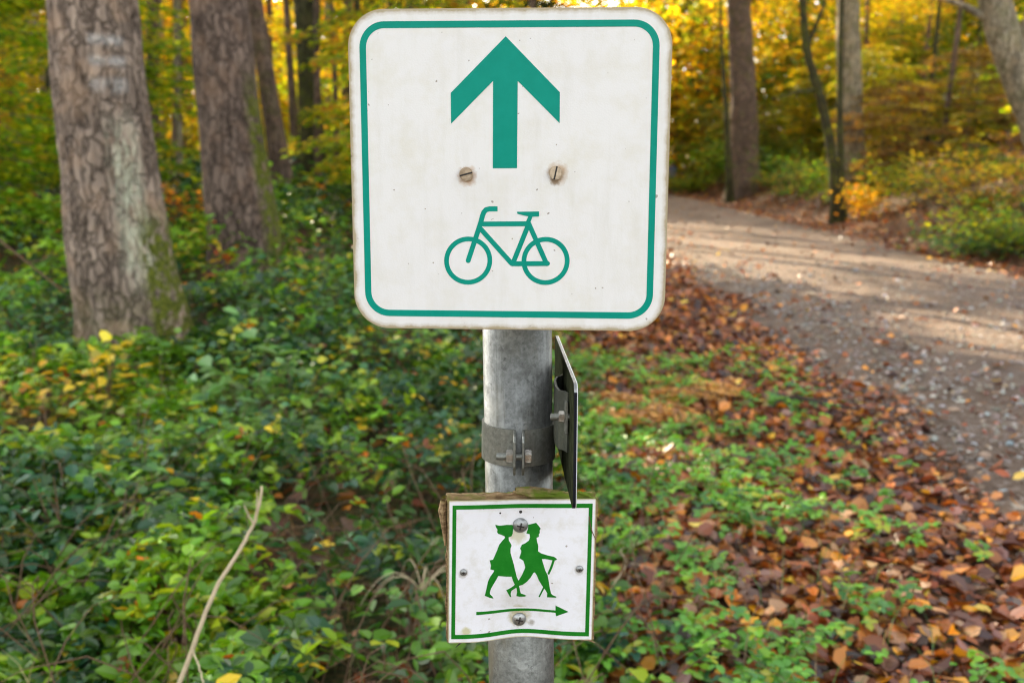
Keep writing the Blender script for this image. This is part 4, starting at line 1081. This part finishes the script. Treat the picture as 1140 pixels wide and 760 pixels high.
# sign seen edge-on -------------------------------------------------------
near_t, near_b = P(642.6, 428, .87), P(642.6, 569, .87); far_ = P(620.3, 372, 1.14)
zt = near_t[2]; Lp = math.hypot(far_[1]-.87, far_[0]-near_t[0]); hp = near_t[2]-near_b[2]
yaw = math.atan2(far_[1]-.87, far_[0]-near_t[0])       # local +x runs away from the camera
ctr = Vector(((near_t[0]+far_[0])/2, (.87+far_[1])/2, zt-hp/2))
root = empty('side_sign', ctr, 'dark metal sign seen almost edge-on at the right of the post, turned toward the track', 'sign', PG); root.rotation_euler = (0, 0, yaw)
M_al = zinc_mat('cut_aluminium_edge', (.16, .16, .16), (.42, .42, .42), .45, .6, .2)
M_back = simple('dull_sign_back', (.028, .032, .018), .85, 0, .5, 60, spec=.0)
b = flat_shape([rrect(Lp, hp, .010, 6)], 0, .0026)   # outline in (x,z), thickness in y
pn = obj_bm('panel', b, M_back, root)
b = flat_shape([rrect(Lp, hp, .010, 6)], -.0008, -.0001); obj_bm('face', b, simple('white_sign_face', (.72, .72, .70), .4), root)
me = pn.data; me.materials.append(M_al)
for p_ in me.polygons:
    if abs(p_.normal.y) < .5 and p_.normal.z > .2: p_.material_index = 1
me.materials.append(simple('dark_cut_edge', (.012, .012, .018), .7, spec=.1))
for p_ in me.polygons:
    if abs(p_.normal.y) < .5 and p_.normal.z <= .2: p_.material_index = 2
# bracket: open channel between panel and post, in world-aligned coordinates
root2 = root; inv = Matrix.Rotation(-yaw, 4, 'Z') @ Matrix.Translation(-ctr)
zt_b, zb_b = P(625, 430, .955)[2], P(627, 494, .955)[2]; xp = near_t[0]+(far_[0]-near_t[0])*((.96-.87)/(far_[1]-.87))
xa = axis_at(zt_b).x+.0362
b = bmesh.new()
prof = [(xp-.0035, .925), (xp-.0065, .933), (xa+.0030, .938), (xa+.0006, .955), (xa+.0004, .985), (xa+.0030, 1.0), (xp-.0065, 1.008), (xp-.0022, 1.02)]
th_ = .0022; rows = []
for q, (x_, y_) in enumerate(prof):
    a_ = Vector(prof[max(q-1, 0)]); c_ = Vector(prof[min(q+1, len(prof)-1)]); t_ = (c_-a_).normalized(); n_ = Vector((-t_.y, t_.x))*(-1)
    p_i = Vector((x_, y_)); p_o = p_i+n_*th_
    rows.append([b.verts.new(inv @ Vector((*p_i, zb_b))), b.verts.new(inv @ Vector((*p_o, zb_b))), b.verts.new(inv @ Vector((*p_o, zt_b))), b.verts.new(inv @ Vector((*p_i, zt_b)))])
for A_, B_ in zip(rows[:-1], rows[1:]):
    for q in range(4): b.faces.new((A_[q], A_[(q+1) % 4], B_[(q+1) % 4], B_[q]))
b.faces.new(rows[0]); b.faces.new(rows[-1]); obj_bm('bracket', b, zinc_mat('bracket_steel', (.035, .04, .03), (.11, .12, .09), .5, .3, .5), root)
bp = P(623, 463.5, .925); b = bmesh.new(); cyl(b, inv @ Vector((bp[0]-.001, .924, bp[2])), inv @ Vector((bp[0]+.0045, .924, bp[2])), .0062, n=6, bev=.0007); obj_bm('nut', b, M_nut, root)
b = bmesh.new(); cyl(b, inv @ Vector((bp[0]-.009, .924, bp[2])), inv @ Vector((bp[0]+.010, .924, bp[2])), .0034, n=18, bev=.0006); obj_bm('bolt', b, M_zinc2, root)
b = bmesh.new(); box(b, (bp[0]+.0062, .933, bp[2]), (.0022, .03, .03)); 
for v in b.verts: v.co = inv @ v.co
obj_bm('bracket_tab', b, M_zinc2, root)

# footpath sign ------------------------------------------------------------
W2, H2 = .147, .1510
M2 = pose((.0098, .9385, 1.0985), 5.0, 0.3, .85)
root = empty('footpath_sign', (0, 0, 0), 'small dented white sign with two green walking figures above a green arrow', 'sign', PG); root.matrix_world = M2
h2 = homog([(498.8, 556.6), (663.9, 556.4), (658.3, 710.8), (499.7, 717)], [(-W2/2, H2/2), (W2/2, H2/2), (W2/2, -H2/2), (-W2/2, -H2/2)])
def dent(x, z):
    xc = x-h2(580, 640)[0]
    lo = .0105*math.exp(-(xc/.034)**2)*(1 if z < -H2/2+.02 else math.exp(-((z+H2/2-.02)/.03)**2))
    up = .0030*math.exp(-(xc/.03)**2-((z-.052)/.03)**2)
    return lo+up+.0012*math.sin(x*55)*(.5-z/H2)
cuts = {'x': list(np.linspace(-W2/2, W2/2, 26)[1:-1]), 'z': list(np.linspace(-H2/2, H2/2, 22)[1:-1])}
M_w2 = sign_white('footpath_sign_white', W2, H2, .0015, (.88, .88, .90), (.74, .73, .62), (.50, .44, .25), .0014, .10, [(*h2(580, 690), .013, (.50, .44, .22)), (*h2(577, 596), .010, (.62, .58, .40)), (*h2(516.3, 638.5), .0055, (.45, .42, .36)), (*h2(645, 635), .0055, (.5, .47, .4)), (*h2(520, 704), .006, (.6, .56, .3)), (*h2(594, 697), .004, (.4, .36, .3))])
pn = obj_bm('panel', flat_shape([rrect(W2, H2, .0015, 2)], 0, .0013, cuts, dent), M_w2, root)
M_g2 = print_mat('leaf_green_print', (.008, .17, .012), (.02, .225, .02), .75, 70)
M_rim = simple('painted_emboss_highlight', (.88, .88, .88), .35, nz=.02)  # highlight along the raised print, painted as white offset outlines
def raised(name, polys, off=.0004, mat=None, rim=True):
    return obj_bm(name, flat_shape(polys, -off, .0006, cuts, dent), mat or M_g2, root)
bpx = lambda x, y: h2(x, y)
out_ = [h2(503.2, 561.6), h2(660.0, 561.3), h2(655.0, 706.6), h2(503.0, 712.2)]
inn = [h2(507.6, 566.2), h2(655.8, 565.9), h2(651.1, 702.4), h2(507.3, 707.6)]
rim_o = [h2(507.6, 566.2), h2(655.8, 565.9), h2(651.1, 702.4), h2(507.3, 707.6)]
def band_quad(o4, i4): return (o4, i4)
raised('border', [(out_, inn)])
K = lambda x, y: h2(535+x/6.91, 565+y/6.91)
woman = [(118, 133), (150, 142), (205, 138), (252, 140), (258, 165), (254, 205), (245, 225), (222, 233), (224, 258), (238, 280), (245, 296), (236, 318), (236, 350), (248, 392), (262, 440), (273, 490), (285, 535), (298, 563), (300, 600), (308, 625), (312, 648), (319, 672), (345, 682), (362, 692), (350, 699), (310, 701), (285, 693), (290, 660), (286, 630), (272, 600), (258, 570), (245, 532), (195, 531), (142, 525), (130, 548), (105, 590), (86, 625), (77, 655), (79, 670), (98, 688), (106, 706), (75, 697), (38, 680), (43, 662), (52, 620), (62, 570), (80, 530), (104, 497), (111, 482), (80, 474), (85, 445), (74, 405), (100, 400), (110, 380), (130, 335), (150, 285), (175, 255), (195, 235), (188, 222), (165, 212), (140, 203), (132, 190), (136, 172), (122, 152)]
man = [(375, 140), (435, 124), (456, 150), (470, 168), (461, 182), (463, 200), (455, 212), (455, 231), (438, 238), (440, 262), (450, 300), (449, 340), (472, 356), (520, 371), (570, 382), (593, 398), (585, 408), (560, 408), (500, 398), (477, 399), (489, 440), (505, 490), (521, 522), (530, 570), (538, 620), (549, 668), (562, 680), (590, 691), (585, 698), (519, 699), (521, 668), (506, 640), (485, 612), (456, 566), (438, 522), (424, 501), (414, 503), (392, 541), (362, 576), (330, 599), (304, 606), (270, 630), (247, 645), (240, 670), (245, 701), (235, 698), (222, 672), (205, 640), (235, 625), (262, 605), (282, 582), (302, 562), (326, 520), (350, 465), (345, 440), (335, 410), (304, 390), (318, 352), (320, 335), (311, 320), (325, 290), (350, 280), (380, 258), (388, 235), (385, 212), (360, 205), (372, 175)]
cane = [(560, 404), (576, 410), (556, 470), (532, 520), (520, 512), (540, 465)]
cane2 = [(488, 618), (497, 628), (464, 701), (455, 698)]
raised('walking_woman_symbol', [[K(*p) for p in woman]], .00040)
raised('walking_man_symbol', [[K(*p) for p in man]], .00046)
raised('walking_cane_symbol', [[K(*p) for p in cane], [K(*p) for p in cane2]], .00050)
sh = lambda f_, pts, dx, dy: [f_(x+dx, y+dy) for x, y in pts]
raised('emboss_highlight', [sh(K, woman, 4, -7), sh(K, cane, 5, -5)], .00018, M_rim)
raised('emboss_highlight', [sh(K, man, 5, -6)], .00024, M_rim)
A2 = lambda x, y: h2(485+x/6, 640+y/6)
shaft = [(277, 249), (807, 243), (807, 209), (890, 245), (811, 281), (807, 258), (277, 270)]
shaft = [(x, y+(9 if 420 < x < 750 else 2)) for x, y in shaft]
raised('arrow_symbol', [[A2(*p) for p in shaft]], .00040)
raised('emboss_highlight', [[(A2(x+4, y-11)) for x, y in shaft]], .00018, M_rim)
# screws
def pan_screw(px, py, r, cross=True, big=True):
    u, v = h2(px, py); y0 = dent(u, v)-.0002
    b = bmesh.new(); rr_ = bmesh.ops.create_uvsphere(b, u_segments=32, v_segments=16, radius=r)
    for vv in b.verts: vv.co = Vector((vv.co.x+u, y0+(-abs(vv.co.z)*.55 if vv.co.z > 0 else 0), -vv.co.y+v))
    s_ = obj_bm('screw', b, M_scr, root, smooth=True)
    b = bmesh.new()
    for a_ in (0, 90):
        vs = box(b, (0, 0, 0), (r*.95, .0012, r*.2)); Rm = Matrix.Translation((u, y0-r*.50, v)) @ Matrix.Rotation(math.radians(a_+12), 4, 'Y')
        for vv in vs: vv.co = Rm @ vv.co
    obj_bm('slot', b, M_black, s_)
pan_screw(580.3, 585.8, .0078); pan_screw(580, 693.8, .0074)
pan_screw(516.3, 637.3, .0036, big=False); pan_screw(645.3, 633.6, .0038, big=False)
for (px, py, r_) in ((557.5, 571.5, .0010), (580.6, 570.7, .0016)):
    u, v = h2(px, py); raised('nail_hole', [blob(u, v, r_, r_, 0, px, 12)], .0002, M_black)
# weathered plywood behind
m, nt_, out = new_mat('weathered_plywood'); g = N_(nt_); co = g.coord()
v_ = g.mapping(co, (.18, 1, 1)); n1 = g.noise(v_, 300, 6, .7); n2 = g.noise(co, 35, 4)
ly = nt_.nodes.new('ShaderNodeTexWave'); ly.bands_direction = 'Y'; ly.inputs['Scale'].default_value = 75; ly.inputs['Distortion'].default_value = 3; ly.inputs['Detail'].default_value = 3; g.l(co, ly.inputs['Vector'])
c = g.ramp(n1, [(.3, (.05, .03, .015)), (.5, (.22, .14, .07)), (.72, (.50, .37, .20))])
c = g.mix(g.math('MULTIPLY', g.ramp(ly.outputs['Fac'], [(.3, .0), (.6, 1.0)]), .45), c, (.42, .30, .15))
sepz = nt_.nodes.new('ShaderNodeSeparateXYZ'); g.l(co, sepz.inputs[0])
mz = g.math('MULTIPLY', g.ramp(g.math('MULTIPLY', g.math('ADD', sepz.outputs[2], 0.0), 10.0), [(.70, 0.0), (.765, 1.0)]), g.ramp(n2, [(.44, 0.0), (.56, 1.0)]))
c = g.mix(mz, c, (.13, .19, .02))
g.pbsdf(out, c, .9, normal=g.bump(n1, .8, .0015), spec=.15); M_ply = m
def board(name, w, h, x0, z0, y0, y1, seed, amp, mat=None):
    mat = mat or M_ply
    """rough-edged board"""
    n = 90; ou = rrect(w, h, .001, 1); pts = []
    for q in range(len(ou)):
        a = Vector(ou[q]); b_ = Vector(ou[(q+1) % len(ou)]); k_ = max(1, int((b_-a).length/.0022))
        for s_ in range(k_):
            p = a.lerp(b_, s_/k_); nn = noise.noise(Vector((p.x*90, p.y*60, seed)))*amp+abs(noise.noise(Vector((p.x*300, p.y*200, seed+3))))*amp*.5
            pts.append((x0+p.x*(1+nn/w*1.2), z0+p.y*(1+nn/h*1.2)))
    bm = flat_shape([pts], y0, y1, cuts, dent); return obj_bm(name, bm, mat, root)
bd = board('backing_board', .1495, .1535, -.0006, .0008, .0122, .0175, 1, .0022)
board('board_layer', .1475, .1560, -.0012, .0010, .0070, .0120, 5, .0030)
board('board_layer', .1500, .1515, .0004, -.0004, .0020, .0068, 9, .0018)
# torn veneer on the top edge and bark-brown strip at upper left
def splinter(pts, w, t, mat=M_ply, name='splinter'):
    V_, Q_ = tube(np.array(pts), np.array(w), 7); V_[:, 1] = (V_[:, 1]-np.mean(V_[:, 1]))*t+np.mean(V_[:, 1])
    o = mesh_np(name, V_, Q_, mat, root)
S2 = lambda px, py, y: (h2(px, py)[0], y, h2(px, py)[1])
splinter([S2(575, 546, .004), S2(590, 549, .006), S2(608, 551, .008), S2(631, 552, .010)], [.0025, .0055, .0045, .001], 1.0)
splinter([S2(572, 548, .003), S2(595, 552, .002), S2(618, 553.5, .003)], [.0012, .0034, .001], 1.0)
splinter([S2(645, 551, .008), S2(656, 554, .004), S2(661, 556.5, .001)], [.0018, .0013, .0005], 1)
splinter([S2(493, 560, .012), S2(491.5, 572, .012), S2(494, 592, .012), S2(495.5, 612, .012)], [.003, .0042, .0028, .001], 1.3)
splinter([S2(660, 600, .005), S2(661.5, 625, .005), S2(661.0, 660, .005), S2(658, 690, .004)], [.001, .0022, .0022, .001], 1)
splinter([S2(645, 711.5, .004), S2(655, 712, .002), S2(662, 714, .000)], [.0015, .0012, .0002], 1)
splinter([S2(516, 716, .004), S2(512, 719, .003), S2(508, 722.5, .002)], [.0012, .0008, .0002], 1, M_twig)
splinter([S2(656, 575, -.0006), S2(657, 585, -.0012), S2(659, 592, -.0012), S2(663, 601, .0)], [.0004, .0005, .0005, .0003], 1, M_stem, 'dry_stem')

# far walker in blue, standing on the bank beyond the bend, mostly behind the sign -------
def person(x, y, label):
    z = terr1(x, y); me = bpy.data.meshes.new('person')
    J = [((0, 0, .95), .15), ((0, 0, 1.12), .14), ((0, 0, 1.35), .17), ((0, 0, 1.50), .07), ((0, -.01, 1.60), .085), ((0, 0, 1.70), .085),
         ((.20, 0, 1.42), .065), ((.25, .02, 1.15), .05), ((.24, -.08, .90), .04), ((-.20, 0, 1.42), .065), ((-.25, .02, 1.15), .05), ((-.24, -.08, .90), .04),
         ((.10, 0, .88), .10), ((.11, -.06, .50), .07), ((.11, .02, .09), .05), ((.11, -.12, .05), .045), ((-.10, 0, .88), .10), ((-.11, .06, .50), .07), ((-.11, .12, .09), .05), ((-.11, 0, .05), .045)]
    E_ = [(0, 1), (1, 2), (2, 3), (3, 4), (4, 5), (2, 6), (6, 7), (7, 8), (2, 9), (9, 10), (10, 11), (0, 12), (12, 13), (13, 14), (14, 15), (0, 16), (16, 17), (17, 18), (18, 19)]
    me.from_pydata([j_[0] for j_ in J], E_, []); o = bpy.data.objects.new('person', me); C.objects.link(o); o.location = (x, y, z)
    md = o.modifiers.new('skin', 'SKIN')
    for sv, j_ in zip(me.skin_vertices[0].data, J): sv.radius = (j_[1], j_[1])
    me.skin_vertices[0].data[0].use_root = True
    sb = o.modifiers.new('sub', 'SUBSURF'); sb.levels = 1; sb.render_levels = 2
    m, nt_, out = new_mat('walker_clothes'); g = N_(nt_); se = nt_.nodes.new('ShaderNodeSeparateXYZ'); g.l(g.coord(), se.inputs[0])
    c = g.ramp(g.math('MULTIPLY', se.outputs[2], .5), [(0, (.03, .03, .04)), (.435, (.16, .22, .42)), (.74, (.45, .28, .2)), (.83, (.08, .05, .03))]); nt_.nodes[-1]
    for nd in nt_.nodes:
        if nd.type == 'VALTORGB': nd.color_ramp.interpolation = 'CONSTANT'
    g.pbsdf(out, c, .8); me.materials.append(m)
    tag(o, label, 'person')
person(at(745.5, 60), 60, 'distant walker in blue half hidden by the edge of the bicycle sign')


# ------------------------------------------------------------------ light, sky, camera
SUN_AZ, SUN_EL = math.radians(-25), math.radians(25)
w = bpy.data.worlds.new('World'); bpy.context.scene.world = w; w.use_nodes = True
nt = w.node_tree; nt.nodes.clear()
sky = nt.nodes.new('ShaderNodeTexSky'); sky.sky_type = 'NISHITA'; sky.sun_disc = False
sky.sun_elevation = SUN_EL; sky.sun_rotation = SUN_AZ; sky.dust_density = 3; sky.air_density = 1.0
hs = nt.nodes.new('ShaderNodeHueSaturation'); hs.inputs['Saturation'].default_value = .28
bg = nt.nodes.new('ShaderNodeBackground'); bg.inputs['Strength'].default_value = .15
wo = nt.nodes.new('ShaderNodeOutputWorld')
nt.links.new(sky.outputs[0], hs.inputs['Color']); tn = nt.nodes.new('ShaderNodeMix'); tn.data_type = 'RGBA'; tn.blend_type = 'MULTIPLY'; tn.inputs[0].default_value = 1; tn.inputs[7].default_value = (1.015, 1.0, .975, 1)
nt.links.new(hs.outputs[0], tn.inputs[6]); nt.links.new(tn.outputs[2], bg.inputs['Color']); nt.links.new(bg.outputs[0], wo.inputs[0])
sl = bpy.data.lights.new('sun', 'SUN'); sl.energy = 5.0; sl.angle = math.radians(.53); sl.color = (1, .84, .58)
so = bpy.data.objects.new('sun', sl); C.objects.link(so)
dv = Vector((math.sin(SUN_AZ)*math.cos(SUN_EL), math.cos(SUN_AZ)*math.cos(SUN_EL), math.sin(SUN_EL)))
so.rotation_euler = dv.to_track_quat('Z', 'Y').to_euler(); so.location = (0, 0, 30)

cam = bpy.data.cameras.new('camera'); co_ = bpy.data.objects.new('camera', cam); C.objects.link(co_)
co_.location = (0, 0, CAM_H); co_.rotation_euler = (math.pi/2-TH, 0, 0)
cam.sensor_width = 36; cam.lens = 36*F/1140; cam.clip_start = .05; cam.clip_end = 2000
cam.dof.use_dof = True; cam.dof.focus_distance = .955; cam.dof.aperture_fstop = 6.8
sc = bpy.context.scene; sc.camera = co_
sc.view_settings.view_transform = 'Standard'; sc.view_settings.look = 'None'; sc.view_settings.gamma = 1
sc.view_settings.exposure = 2.1
sc.render.engine = 'CYCLES'
cy = sc.cycles
cy.pixel_filter_type = 'BLACKMAN_HARRIS'; cy.filter_width = 1.1
cy.max_bounces = 6; cy.diffuse_bounces = 2; cy.glossy_bounces = 2; cy.transmission_bounces = 4; cy.transparent_max_bounces = 4
cy.use_denoising = True; cy.use_adaptive_sampling = True; cy.adaptive_threshold = .02
cy.caustics_reflective = False; cy.caustics_refractive = False; cy.sample_clamp_indirect = 6
for o in proto_hold: bpy.data.objects.remove(o)
